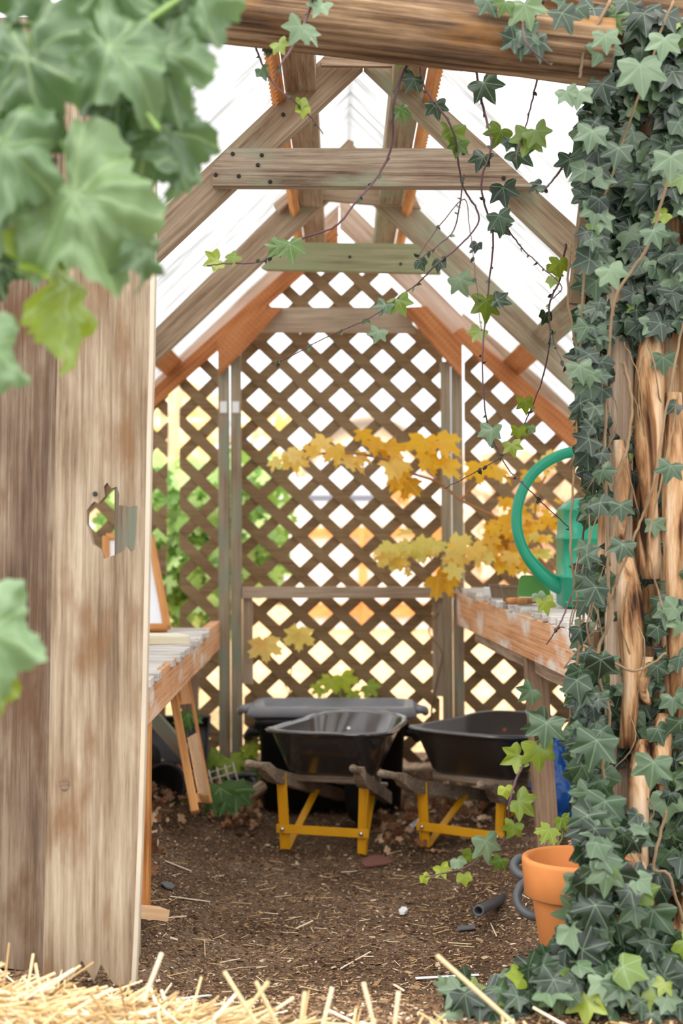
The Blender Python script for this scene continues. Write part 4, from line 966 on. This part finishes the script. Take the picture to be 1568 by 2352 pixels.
strand('ivy_strand', [(1330, 1640), (1250, 1690), (1195, 1770), (1170, 1840), (1165, 1920), (1120, 1960), (1060, 1995), (975, 2015)], 3.5, .004,
       [(1235, 1715, 66, .96, .1), (1190, 1735, 50, .96, -1.1), (1190, 1840, 56, .94, .9), (1160, 1810, 30, 1.0), (1115, 1930, 62, .82, .2), (1150, 1975, 34, .9), (1080, 1960, 30, .93, -.9), (1050, 1975, 30, .86), (1012, 1992, 32, .99, .4), (1065, 2010, 30, .98), (972, 2012, 24, 1.0), (1250, 1660, 60, .6, -1.2), (1220, 1585, 44, .7, -.8), (1180, 1895, 40, .93)], 'ivy runner with bright green leaves trailing low in front of the right wheelbarrow', nb=8)
strand('ivy_strand', [(1345, 1180), (1300, 1260), (1235, 1330), (1190, 1400), (1255, 1500)][:1]+[(1325, 1320), (1300, 1400), (1275, 1450), (1255, 1480)], 3.6, .003, [(1250, 1380, 40, .98, .3), (1235, 1365, 26, .85)], 'dark twig hanging in front of the right bench edge', nb=8)

# ------------------------------------------------------------------ broad-leaved plant, top left
M_mal = leafmat('broad_leaf', [(0, lin(26, 46, 20)), (.4, lin(66, 92, 50)), (.75, lin(112, 138, 96)), (1, lin(120, 138, 26))], lin(150, 172, 118), MAL_AX, .016, .30, .40, .6)
mal = thing('broad_leaved_plant', 'large pale green lobed leaves hanging over the boards at the left edge', 'plant', tuple(P(-200, 2200, 2.3)))
LV = [(165, 440, 300, .42, (-.25, -1, .5), .78, 2.15), (150, 640, 270, .18, (2.2, -.7, .1), .94, 2.25), (255, 95, 230, .75, (0, -1, .8), .72, 2.2), (60, 130, 235, .1, (-.3, -1, .5), .45, 2.15), (365, 300, 190, .45, (-.2, -1, .3), .5, 2.3),
      (270, 225, 130, .15, (.9, -1, .1), .3, 2.3), (372, 115, 200, .15, (-.4, -1, .3), .6, 2.25), (450, -30, 170, .3, (-.3, -1, .3), .62, 2.25), (0, 330, 230, 0, (.4, -1, .5), .6, 2.1), (-35, 800, 180, .2, (.8, -.8, .2), .7, 2.1),
      (-30, 1450, 210, .3, (.3, -1, .5), .75, 2.1), (60, -60, 170, -.4, (0, -1, .6), .4, 2.2), (250, -40, 210, .3, (.1, -1, .5), .6, 2.25), (165, 150, 90, -.2, (0, -1, -.1), .95, 2.4),
      (350, 20, 190, .6, (-.1, -1, .3), .55, 2.3), (-20, 600, 110, .3, (0, -1, 0), .2, 2.4), (40, 250, 190, .0, (.2, -1, .2), .3, 2.35), (250, 400, 90, .9, (1, -.6, 0), .3, 2.35), (150, 120, 160, .4, (.3, -.9, -.4), .95, 2.3), (425, 335, 150, .1, (.95, -.5, .1), .55, 2.32), (400, 80, 170, .25, (.8, -.6, .1), .4, 2.33), (478, -40, 180, .1, (.8, -.7, .1), .55, 2.3), (60, 420, 130, .2, (.1, -1, -.3), .2, 2.3), (330, 560, 130, .2, (.9, -.5, 0), .5, 2.2), (-30, 1560, 120, .3, (.6, -1, -.4), .95, 2.15), (-40, 420, 190, .3, (.1, -1, .4), .55, 2.2)]
for i, (x, y, s, an, nr, ti, D) in enumerate(LV):
    b = Buf(); leaf(b, MAL, P(x, y, D), Vector((math.sin(an), -.12, -math.cos(an))), Vector(nr)+rv(.2), s*D/F*.80, ti, rings=(0, .14, .28, .42, .55, .67, .78, .88, 1), curl=.38, fold=.1, wave=.27, seed=i*1.9, wk=4+i%3)
    b.build('leaf', M_mal, mal)
bm = bmesh.new()
for pts in ([(60, 130), (90, 270), (150, 340), (188, 440)], [(-60, 330), (30, 370), (80, 380)], [(100, 480), (125, 570), (148, 620)], [(-60, 60), (120, 60), (255, 95)], [(255, 95), (320, 60), (450, -30)], [(255, 95), (300, 200), (365, 300)], [(-80, 700), (-40, 780), (-35, 800)], [(-80, 1380), (-30, 1450)], [(-60, 1600), (-80, 700), (-60, 60)]):
    tube_bm(bm, smooth_path([P(x, y, 2.24) for x, y in pts], 6), .0045, 8)
link('stem', bm_mesh(bm, 'stem', True), M_stem3, mal)

# ------------------------------------------------------------------ yellow vine by the right door post
M_yleaf = leafmat('yellow_autumn_leaf', [(0, lin(156, 116, 60)), (.3, lin(214, 168, 34)), (.6, lin(228, 190, 66)), (.85, lin(232, 210, 130)), (1, lin(206, 208, 112))], lin(222, 190, 120), [(0, 1), (.76, .66), (-.76, .66)], .02, .42, .5, .3)
yv = thing('yellow_vine', 'yellow-leaved vine reaching from the right bench across the lattice door', 'vine', tuple(P(1300, 1330, 5.9)))
DY = 6.1
for pts, r in (([(1290, 1340), (1200, 1240), (1140, 1190), (1060, 1150), (1010, 1110), (940, 1085), (860, 1050), (760, 1040), (650, 1062)], .006), ([(1060, 1150), (1090, 1110), (1140, 1095), (1200, 1100)], .005), ([(1250, 1330), (1150, 1290), (1050, 1270), (960, 1275), (880, 1285)], .005),
               ([(1010, 1110), (960, 1060), (940, 1020)], .004), ([(1300, 1340), (1240, 1250), (1230, 1150), (1260, 1080)], .005), ([(1060, 1360), (1030, 1320), (1010, 1300)], .004), ([(1170, 1330), (1160, 1250), (1120, 1200)], .005), ([(890, 1015), (910, 1000)], .003)):
    tube('twig', smooth_path([P(x, y, DY) for x, y in pts], 6), r, plain('brown_twig', lin(168, 120, 80), .8) if 'brown_twig' not in bpy.data.materials else bpy.data.materials['brown_twig'], yv, 7)
b = Buf()
for (x, y, s, t, an) in ((745, 1022, 42, .8, -.6), (770, 1040, 50, .7, .3), (833, 1005, 36, .4, .2), (855, 1028, 62, .3, .9), (890, 1042, 58, .4, 1.0), (795, 1072, 60, .8, 1.2), (665, 1052, 52, .85, 1.2), (640, 1070, 38, .9, -.7), (675, 1062, 48, .8, .2), (895, 1078, 66, .75, .7), (935, 1118, 54, .2, -.2), (975, 1022, 60, .5, -.3),
                         (1010, 1028, 66, .55, 1.2), (980, 1060, 58, .45, .5), (1015, 1082, 60, .6, 1.2), (1100, 1080, 52, .5, .0), (1135, 1092, 56, .55, 1.2), (915, 1110, 44, .35, -.8), (925, 1095, 30, .3, 0), (1240, 1075, 44, .75, .5), (1215, 1100, 36, .5, 0), (1255, 1060, 36, .8, .9), (725, 1050, 40, .7, -1.2), (820, 1060, 40, .8, 1.4)):
    leaf(b, MAPLE, P(x, y-12, DY-R(0, .06)), Vector((math.sin(an), -.3, -math.cos(an))), Vector((R(-.4, .4), -1, R(.6, 3.5))), s*.9*DY/F, t, curl=R(.1, .6), fold=R(.3, 1.1))
for k in range(78):
    if k < 46: x, y = R(870, 1260), random.gauss(1275, 18); t = R(.7, 1)
    elif k < 74: x, y = R(1120, 1290), R(1150, 1300); t = R(.3, .85)
    else: x, y = R(1120, 1200), R(1130, 1250); t = R(0, .2)
    an = R(-1.7, 1.7); leaf(b, MAPLE, P(x, y-8, DY-R(-.08, .12)), Vector((math.sin(an), -.3, -math.cos(an))), rv(.6)+Vector((0, -.8, 1.4)), R(18, 36)*DY/F, t, curl=R(.1, .6), fold=R(.2, .9))
for (x, y, s, t, an) in ((1005, 1335, 60, .25, .8), (1030, 1340, 40, .4, -.9), (900, 1285, 40, .95, -.9), (960, 1262, 50, .95, 1.2), (1040, 1262, 50, .9, 1.3), (1175, 1195, 60, .6, .6), (1200, 1215, 60, .6, 1.0), (1165, 1290, 46, .6, .3)):
    leaf(b, MAPLE, P(x, y-8, DY-.05), Vector((math.sin(an), -.3, -math.cos(an))), Vector((R(-.3, .3), -1, R(.2, 1))), s*DY/F, t, curl=.3, fold=.4)
b.build('foliage', M_yleaf, yv)
gv = thing('maple_seedling', 'two pale yellow maple leaves on the lower lattice door', 'seedling', tuple(P(680, 1720, 6.5)))
b = Buf(); leaf(b, MAPLE, P(607, 1475, 6.5), (.1, -.1, -1), (0, -1, .2), 52*6.5/F, .85, curl=.1); leaf(b, MAPLE, P(600, 1485, 6.5), (-.3, -.1, 1), (0, -1, .2), 28*6.5/F, .85, curl=.1)
leaf(b, MAPLE, P(686, 1452, 6.48), (0, -.1, -1), (0, -1, .2), 48*6.5/F, .9, curl=.2); leaf(b, MAPLE, P(680, 1460, 6.5), (.5, -.1, .6), (.3, -1, .3), 30*6.5/F, .9, curl=.2)
b.build('foliage', M_yleaf, gv); tube('stem', smooth_path([P(x, y, 6.52) for x, y in ((672, 1720), (665, 1600), (672, 1520), (688, 1460))], 5), .003, M_stem2, gv, 6); tube('stem', smooth_path([P(x, y, 6.52) for x, y in ((672, 1620), (640, 1540), (607, 1482))], 5), .0025, M_stem2, gv, 6)
M_gleaf = leafmat('fresh_green_leaf', [(0, lin(46, 84, 40)), (.5, lin(96, 136, 62)), (1, lin(170, 184, 56))], lin(180, 200, 140), [(0, 1), (.76, .66), (-.76, .66)], .02, .3, .5, .4)
def clump(name, lab, leaves, D, mat=None):
    x0 = sum(l[0] for l in leaves)/len(leaves); yb = max(l[1] for l in leaves)
    root = thing(name, lab, 'plant', tuple(P(x0, yb+40, D))); b = Buf(); bm = bmesh.new()
    for (x, y, s, t, an, up) in leaves:
        p = P(x, y, D+R(-.05, .05)); leaf(b, MAPLE, p, Vector((math.sin(an), -.3, -math.cos(an))), Vector((R(-.3, .3), -1, up)), s*D/F, t, curl=.3, fold=.3)
        g = P(x0+(x-x0)*.3, yb+40, D); tube_bm(bm, smooth_path([g, (g+p)/2+rv(.02), p], 5), .0025, 6)
    b.build('foliage', mat or M_gleaf, root); link('stem', bm_mesh(bm, 'stem', True), M_stem3, root)
clump('maple_seedling', 'bright yellow-green leaves rising just behind the bin lid', [(760, 1562, 36, .95, -.5, .2), (785, 1555, 44, .95, .4, .2), (845, 1575, 34, .7, .8, .5), (812, 1590, 24, .8, 0, .4), (735, 1580, 26, .9, -1, .4)], 6.53)
clump('low_plant', 'big green lobed leaves on the soil below the wire basket', [(505, 1810, 60, .25, .2, 1.2), (485, 1830, 46, .2, -.6, 1.4), (540, 1815, 56, .2, 1.0, 1.3), (520, 1835, 44, .3, .5, 1), (430, 1826, 24, .85, 0, .6)], 5.7)
clump('low_plant', 'green leafy stems at the foot of the greenish door posts', [(500, 1735, 40, .7, -.8, 1), (530, 1745, 44, .8, .6, 1), (575, 1712, 36, .95, .5, .4), (555, 1740, 36, .6, 1, 1), (480, 1755, 36, .5, -.4, 1), (520, 1762, 46, .35, .9, 1.4), (575, 1780, 40, .3, 1.2, 1.4), (470, 1735, 26, .6, -.5, .8)], 6.35)
clump('low_plant', 'small green shoot inside the frame under the left bench', [(432, 1640, 40, .3, .2, .2), (420, 1660, 26, .5, -.8, .2)], 6.2)
o = strand('dry_vine', [(1000, 1700), (990, 1640), (1004, 1560), (1015, 1500), (985, 1450), (1010, 1400)], 6.5, .006, [], 'dry brown vine climbing the right side of the lattice door', mat=M_stem2, nb=20)
clump('pot_shoot', 'pale green leaves sprouting at the rim of the terracotta pot', [(1262, 1905, 40, .8, -.7, .9), (1290, 1880, 34, .7, .5, .6)], 3.78)

# ------------------------------------------------------------------ litter
def on_ground(px, py, dz=0.0):
    D = 5
    for _ in range(25):
        x = (px-784)*D/F; D = (H-gz(x, D)-dz)*F/(py-HOR)
    return Vector(((px-784)*D/F, D, gz((px-784)*D/F, D)+dz))
M_chip = leafmat('wood_chips', [(0, lin(70, 52, 40)), (.4, lin(122, 94, 70)), (.8, lin(176, 144, 110)), (1, lin(230, 214, 190))], None, (), 0, 0.0, .9, .1)
M_dead = leafmat('dead_leaves', [(0, lin(100, 66, 46)), (.4, lin(158, 112, 80)), (.75, lin(204, 162, 124)), (1, lin(228, 204, 172))], None, (), 0, .15, .8, .2)
def flake(buf, p, L, wd, th, t, tilt=.35):
    a = R(0, 2*math.pi); x = Vector((math.cos(a), math.sin(a), R(-tilt, tilt))).normalized(); y = Vector((-math.sin(a), math.cos(a), R(-tilt, tilt))).normalized(); z = x.cross(y)
    b0 = len(buf.v)
    for s in (0, 1):
        for (i, j) in ((-1, -1), (1, -.7), (.8, 1), (-1, .8)):
            buf.v.append(tuple(p+x*i*L/2+y*j*wd/2+z*(s*th))); buf.uv.append((0, 0)); buf.t.append(t)
    for f in ((0, 1, 2, 3), (7, 6, 5, 4), (0, 4, 5, 1), (1, 5, 6, 2), (2, 6, 7, 3), (3, 7, 4, 0)): buf.f.append(tuple(b0+i for i in f))
b = Buf()
for k in range(19000):
    D = 3.1+3.4*random.random()**1.35; x = R(-1.0, 1.0)*(.55+.1*D); big = random.random() < .12
    L = R(.012, .028) if big else R(.005, .014); flake(b, Vector((x, D, gz(x, D)+R(.0, .004))), L, L*R(.2, .7), .002, min(1, max(0, random.gauss(.46, .25))))
o = b.build('wood_chips', M_chip, None, False); tag(o, 'fine wood chips scattered over the soil path', 'wood chips', kind='stuff')
b = Buf()
for k in range(1100):
    side = random.random()
    if side < .5: x = R(-1.0, -.35); D = R(5.6, 6.55)
    elif side < .9: x = R(.15, 1.0); D = R(5.4, 6.55)
    else: x = R(-.95, -.6); D = R(4.2, 5.5)
    leaf(b, MAPLE, Vector((x, D, gz(x, D)+R(.005, .05))), rv(1), rv(.8)+Vector((0, -.3, 1)), R(.014, .036), R(0, 1), curl=R(-.5, .6), fold=R(0, 1))
o = b.build('dead_leaves', M_dead); tag(o, 'brown dead leaves piled on the soil at the back and sides', 'dead leaves', kind='stuff')
M_straw = leafmat('straw', [(0, lin(140, 104, 60)), (.4, lin(200, 166, 112)), (.8, lin(228, 204, 160)), (1, lin(244, 230, 202))], None, (), 0, .15, .6, .3)
b = Buf()
def straw1(buf, p, d, L, wd, t, bend):
    d = d.normalized(); s = d.cross(Vector((0, -1, .3))).normalized(); u = s.cross(d); pts = [p+d*L*k/3+u*bend*math.sin(math.pi*k/3) for k in range(4)]; b0 = len(buf.v)
    for q in pts:
        for (i, j) in ((-1, 0), (0, .6), (1, 0), (0, -.6)): buf.v.append(tuple(q+s*i*wd/2+u*j*wd/2)); buf.uv.append((0, 0)); buf.t.append(t)
    for k in range(3):
        for m_ in range(4): a = b0+k*4; buf.f.append((a+m_, a+(m_+1) % 4, a+4+(m_+1) % 4, a+4+m_))
for k in range(3800):
    if random.random() < .72: x = R(-1.1, -.25); D = R(2.5, 3.22)
    else: x = R(-.35, .8); D = R(2.5, 3.02)
    top = P(0, ipol([(0, 2240), (150, 2280), (320, 2325), (500, 2345), (640, 2352), (1000, 2352), (1568, 2325)], x*F/D+784), D).z
    L_ = R(.04, .16); d_ = Vector((R(-1, 1), R(-.8, .8), R(-.1, .12) if random.random() < .975 else R(.3, .8))); hgt = gz(x, D)+R(-.005, .02)
    hgt = min(hgt, top-L_*.5*max(0, d_.normalized().z)) if x < .1 else hgt
    straw1(b, Vector((x, D, hgt)), d_, L_, R(.003, .007), min(1, max(0, random.gauss(.62, .25))), R(-.008, .012))
for (x, y, dx, L_) in ((590, 2352, -.5, .12), (690, 2360, .1, .07), (740, 2360, .2, .08), (860, 2360, -.2, .09), (1180, 2352, -.9, .2), (640, 2360, -.4, .1), (905, 2360, .1, .07), (560, 2330, .6, .08), (330, 2300, .3, .1)):
    p_ = P(x, y, 2.75); straw1(b, p_, Vector((dx, 0, .8)), L_, .008, R(.6, 1), .004)
for k in range(260):
    p = on_ground(R(310, 1250), R(1950, 2300), .004); straw1(b, p, Vector((R(-1, 1), R(-1, 1), R(-.03, .06))), R(.02, .07), R(.0015, .003), R(.3, 1), 0)
o = b.build('straw', M_straw, None, False); tag(o, 'loose straw heaped along the bottom edge and strewn on the path', 'straw', kind='stuff')
M_stick = plain('bleached_stick', lin(226, 208, 184), .8, vary=.08); M_whites = plain('white_chip', (.80, .80, .80, 1), .6)
for i, (x0, y0, x1, y1, wd, m_, lab) in enumerate(((379, 1977, 439, 2001, .006, M_stick, 'short pale stick on the soil beside the left bench leg'), (391, 2059, 482, 2071, .006, M_stick, 'long pale stick on the soil right of the left bench leg'),
        (339, 2113, 427, 2104, .006, M_stick, 'pale stick at the foot of the board with the hole'), (679, 2133, 718, 2115, .006, M_stick, 'small pale stick alone in the middle of the path'), (782, 2225, 851, 2186, .005, M_stick, 'forked-looking straw-coloured twig low in the middle of the path'),
        (954, 2247, 1100, 2239, .012, M_whites, 'white flat strip on the soil beside the ground ivy'), (406, 2295, 482, 2286, .011, M_whites, 'white flat strip near the straw at the bottom left'), (905, 2262, 928, 2276, .008, M_stick, 'curled pale chip left of the white strip by the ivy'), (1126, 2120, 1140, 2150, .004, M_stick, 'thin pale twig by the open pipe'))):
    o = board('stick' if m_ is M_stick else 'plastic_strip', on_ground(x0, y0, .006), on_ground(x1, y1, .006), .004, wd, m_, None); tag(o, lab, 'stick' if m_ is M_stick else 'strip')
def shard(name, pts, th, mat, lab, cat):
    q = [on_ground(x, y, .006) for x, y in pts]; bm = bmesh.new(); a = [bm.verts.new(v) for v in q]; c = [bm.verts.new(v+Vector((0, 0, th))) for v in q]; n = len(q)
    bm.faces.new(a[::-1]); bm.faces.new(c)
    for i in range(n): bm.faces.new((a[i], a[(i+1) % n], c[(i+1) % n], c[i]))
    o = link(name, bm_mesh(bm, name), mat); tag(o, lab, cat); return recentre(o)
shard('pot_shard', [(829, 1985), (842, 1972), (860, 1966), (880, 1968), (904, 1982), (890, 1986), (860, 1990), (838, 1992)], .006, plain('dull_red_shard', lin(126, 82, 70), .85), 'flat reddish-brown shard on the soil below the left wheelbarrow', 'shard')
shard('stone', [(915, 2096), (922, 2088), (932, 2088), (936, 2094), (928, 2101), (918, 2101)], .008, M_whites, 'small white stone right of the middle of the path', 'stone')
shard('plastic_scrap', [(1050, 2130), (1090, 2126), (1092, 2134), (1052, 2138)], .004, M_hose, 'grey ribbed scrap on the soil below the open pipe', 'scrap')
shard('slate_chip', [(368, 2030), (384, 2027), (402, 2036), (396, 2044), (380, 2040)], .005, M_hose, 'dark grey chip on the soil near the left bench leg', 'chip')
shard('green_scrap', [(886, 1955), (893, 1942), (898, 1943), (892, 1958)], .004, plain('green_plastic_scrap', lin(20, 110, 70), .5), 'tiny green scrap beside the reddish shard', 'scrap')
shard('foil_scrap', [(938, 1898), (962, 1880), (978, 1878), (968, 1890), (950, 1902)], .004, M_white, 'pale plastic scrap on the soil between the wheelbarrows', 'scrap')

# ------------------------------------------------------------------ beyond the lattice
M_bleaf = leafmat('garden_leaf', [(0, lin(86, 124, 56)), (.4, lin(140, 172, 90)), (.8, lin(190, 212, 150)), (1, lin(230, 224, 150))], None, (), 0, .35, .5, .4)
def bush(name, lab, regs, mat, n, s, D0, D1, tr=(0, 1), trunk=None, cat='shrub', shp=OVAL):
    x0, y0, x1, y1 = regs[0]; root = thing(name, lab, cat, (P((x0+x1)/2, y1, (D0+D1)/2).x, (D0+D1)/2, 0)); b = Buf()
    for k in range(n):
        x0, y0, x1, y1 = random.choices(regs, [(r[2]-r[0])*(r[3]-r[1]) for r in regs])[0]
        p = P(R(x0, x1), R(y0, y1), R(D0, D1)); leaf(b, shp, p+rv(.05), rv(1)+Vector((0, 0, -.6)), rv(.7)+Vector((0, -1, .6)), R(s*.6, s*1.3), R(*tr), rings=(0, 1))
    b.build('foliage', mat, root)
    bm = bmesh.new()
    for pts, r in trunk or []: tube_bm(bm, smooth_path([Vector(q) for q in pts], 6, .006), r, 8)
    if trunk: link('stem', bm_mesh(bm, 'stem', True), bpy.data.materials.get('pale_bark') or plain('pale_bark', lin(206, 184, 150), .9, vary=.1), root)
    return root
def stk(x, D, y, n=5, sp=.3): 
    g = P(x, y, D).x; return [([(g+R(-.05, .05), D, 0), (g+R(-sp, sp)*.5, D, P(0, y, D).z*.5), (g+R(-sp, sp), D, P(0, y, D).z)], .012) for _ in range(n)]
bush('leafy_shrub', 'light green leafy shrub outside, left of the lattice door', [(250, 1075, 520, 1440), (540, 1060, 640, 1330)], M_bleaf, 1900, .085, 7.6, 8.8, (0, .85), stk(430, 8.2, 1150, 9, .5), shp=MAPLE)
bush('sparse_tree', 'thin pale tree with sparse yellow leaves beyond the left lattice', [(340, 880, 500, 1060), (545, 930, 690, 1080), (300, 980, 420, 1080)], bpy.data.materials.get('pale_gold_leaf') or leafmat('pale_gold_leaf', [(0, lin(214, 190, 120)), (.6, lin(232, 214, 160)), (1, lin(240, 232, 200))], None, (), 0, .3, .6, .2), 260, .07, 9.5, 11, (0, 1), [([(P(402, 0, 9.6).x, 9.6, 0), (P(398, 0, 9.6).x, 9.6, 1.0), (P(400, 0, 9.6).x, 9.6, P(0, 960, 9.6).z), (P(440, 0, 9.6).x, 9.6, P(0, 800, 9.6).z)], .035), ([(P(398, 0, 9.6).x, 9.6, 1.3), (P(360, 0, 9.6).x, 9.6, P(0, 860, 9.6).z)], .02), ([(P(500, 0, 9.8).x, 9.8, .9), (P(600, 0, 9.8).x, 9.8, P(0, 960, 9.8).z), (P(660, 0, 9.8).x, 9.8, P(0, 900, 9.8).z)], .012)], cat='tree', shp=MAPLE)
M_tan = leafmat('pale_dry_growth', [(0, lin(190, 160, 128)), (.5, lin(220, 200, 176)), (1, lin(240, 230, 216))], None, (), 0, .3, .8, .1)
bush('dry_hedge', 'pale dry growth beyond the left lattice', [(200, 900, 500, 1180)], M_tan, 700, .22, 15, 17, (0, 1), stk(350, 16, 950, 8, 1.4), cat='hedge')
bush('dry_hedge', 'pale dry growth beyond the right lattice', [(1070, 1040, 1420, 1330)], M_tan, 900, .22, 15, 17, (0, 1), stk(1200, 16, 1050, 8, 1.4), cat='hedge')
M_pale = plain('pale_cladding', lin(226, 220, 216), .6, vary=.03); M_poly = plain('white_poly_film', (.80, .83, .88, 1), .5); M_dkrail = plain('blue_grey_rail', lin(104, 112, 128), .6)
cf = thing('cold_frame', 'white-panelled garden frame with orange timber seen through the lattice door', 'garden frame', (P(850, 0, 15).x, 15.4, 0))
z = lambda y: P(0, y, 15).z; X = lambda x: P(x, 0, 15).x
board('front_panel', (X(672), 15.06, (z(1175)+.02)/2), (X(1010), 15.06, (z(1175)+.02)/2), z(1175)-.02, .04, M_pale, cf)
board('back_panel', (X(690), 15.9, (z(1150)+.02)/2), (X(1030), 15.9, (z(1150)+.02)/2), z(1150)-.02, .04, M_pale, cf)
for (y, w_) in ((1222, 22), (1400, 30)): board('rail', (X(700), 15.0, z(y)), (X(1012), 15.0, z(y)), w_*15/F, .05, M_orange2, cf)
board('top_rail', (X(690), 15.02, z(1158)), (X(960), 15.02, z(1158)), 8*15/F, .06, M_pale, cf)
for x in (833, 1006): board('upright', (X(x), 14.99, 0), (X(x), 14.99, z(1210)), 20*15/F, .05, M_orange2, cf, (1, 0, 0))
board('open_flap', (X(905), 14.9, z(1150)), (X(940), 14.9, z(1105)), .26, .04, M_orange2, cf)
pt = thing('polytunnel', 'large white film-covered tunnel beyond the garden frame', 'polytunnel', (P(850, 0, 20).x, 22, 0))
rings = []
for k in range(21):
    a = math.pi*k/20; cx = P(850, 0, 20).x; rr0 = 1.35; hh = P(0, 950, 20).z
    c, s_ = math.cos(a), math.sin(a)
    rings.append([Vector((cx+rr0*c, 20, hh*s_**.7 if s_ > 0 else 0)), Vector((cx+rr0*c, 25, hh*s_**.7 if s_ > 0 else 0)), Vector((cx+(rr0-.03)*c, 25, (hh-.03)*s_**.7 if s_ > 0 else 0)), Vector((cx+(rr0-.03)*c, 20, (hh-.03)*s_**.7 if s_ > 0 else 0))])
link('film_cover', bm_mesh(loft(rings), 'film_cover', True), M_poly, pt)
board('end_wall', (P(850, 0, 20).x-1.2, 20.1, .9), (P(850, 0, 20).x+1.2, 20.1, .9), 1.8, .03, M_poly, pt)
board('base_rail', (P(690, 0, 19.9).x, 19.9, P(0, 1146, 19.9).z), (P(900, 0, 19.9).x, 19.9, P(0, 1146, 19.9).z), .13, .06, M_dkrail, pt)
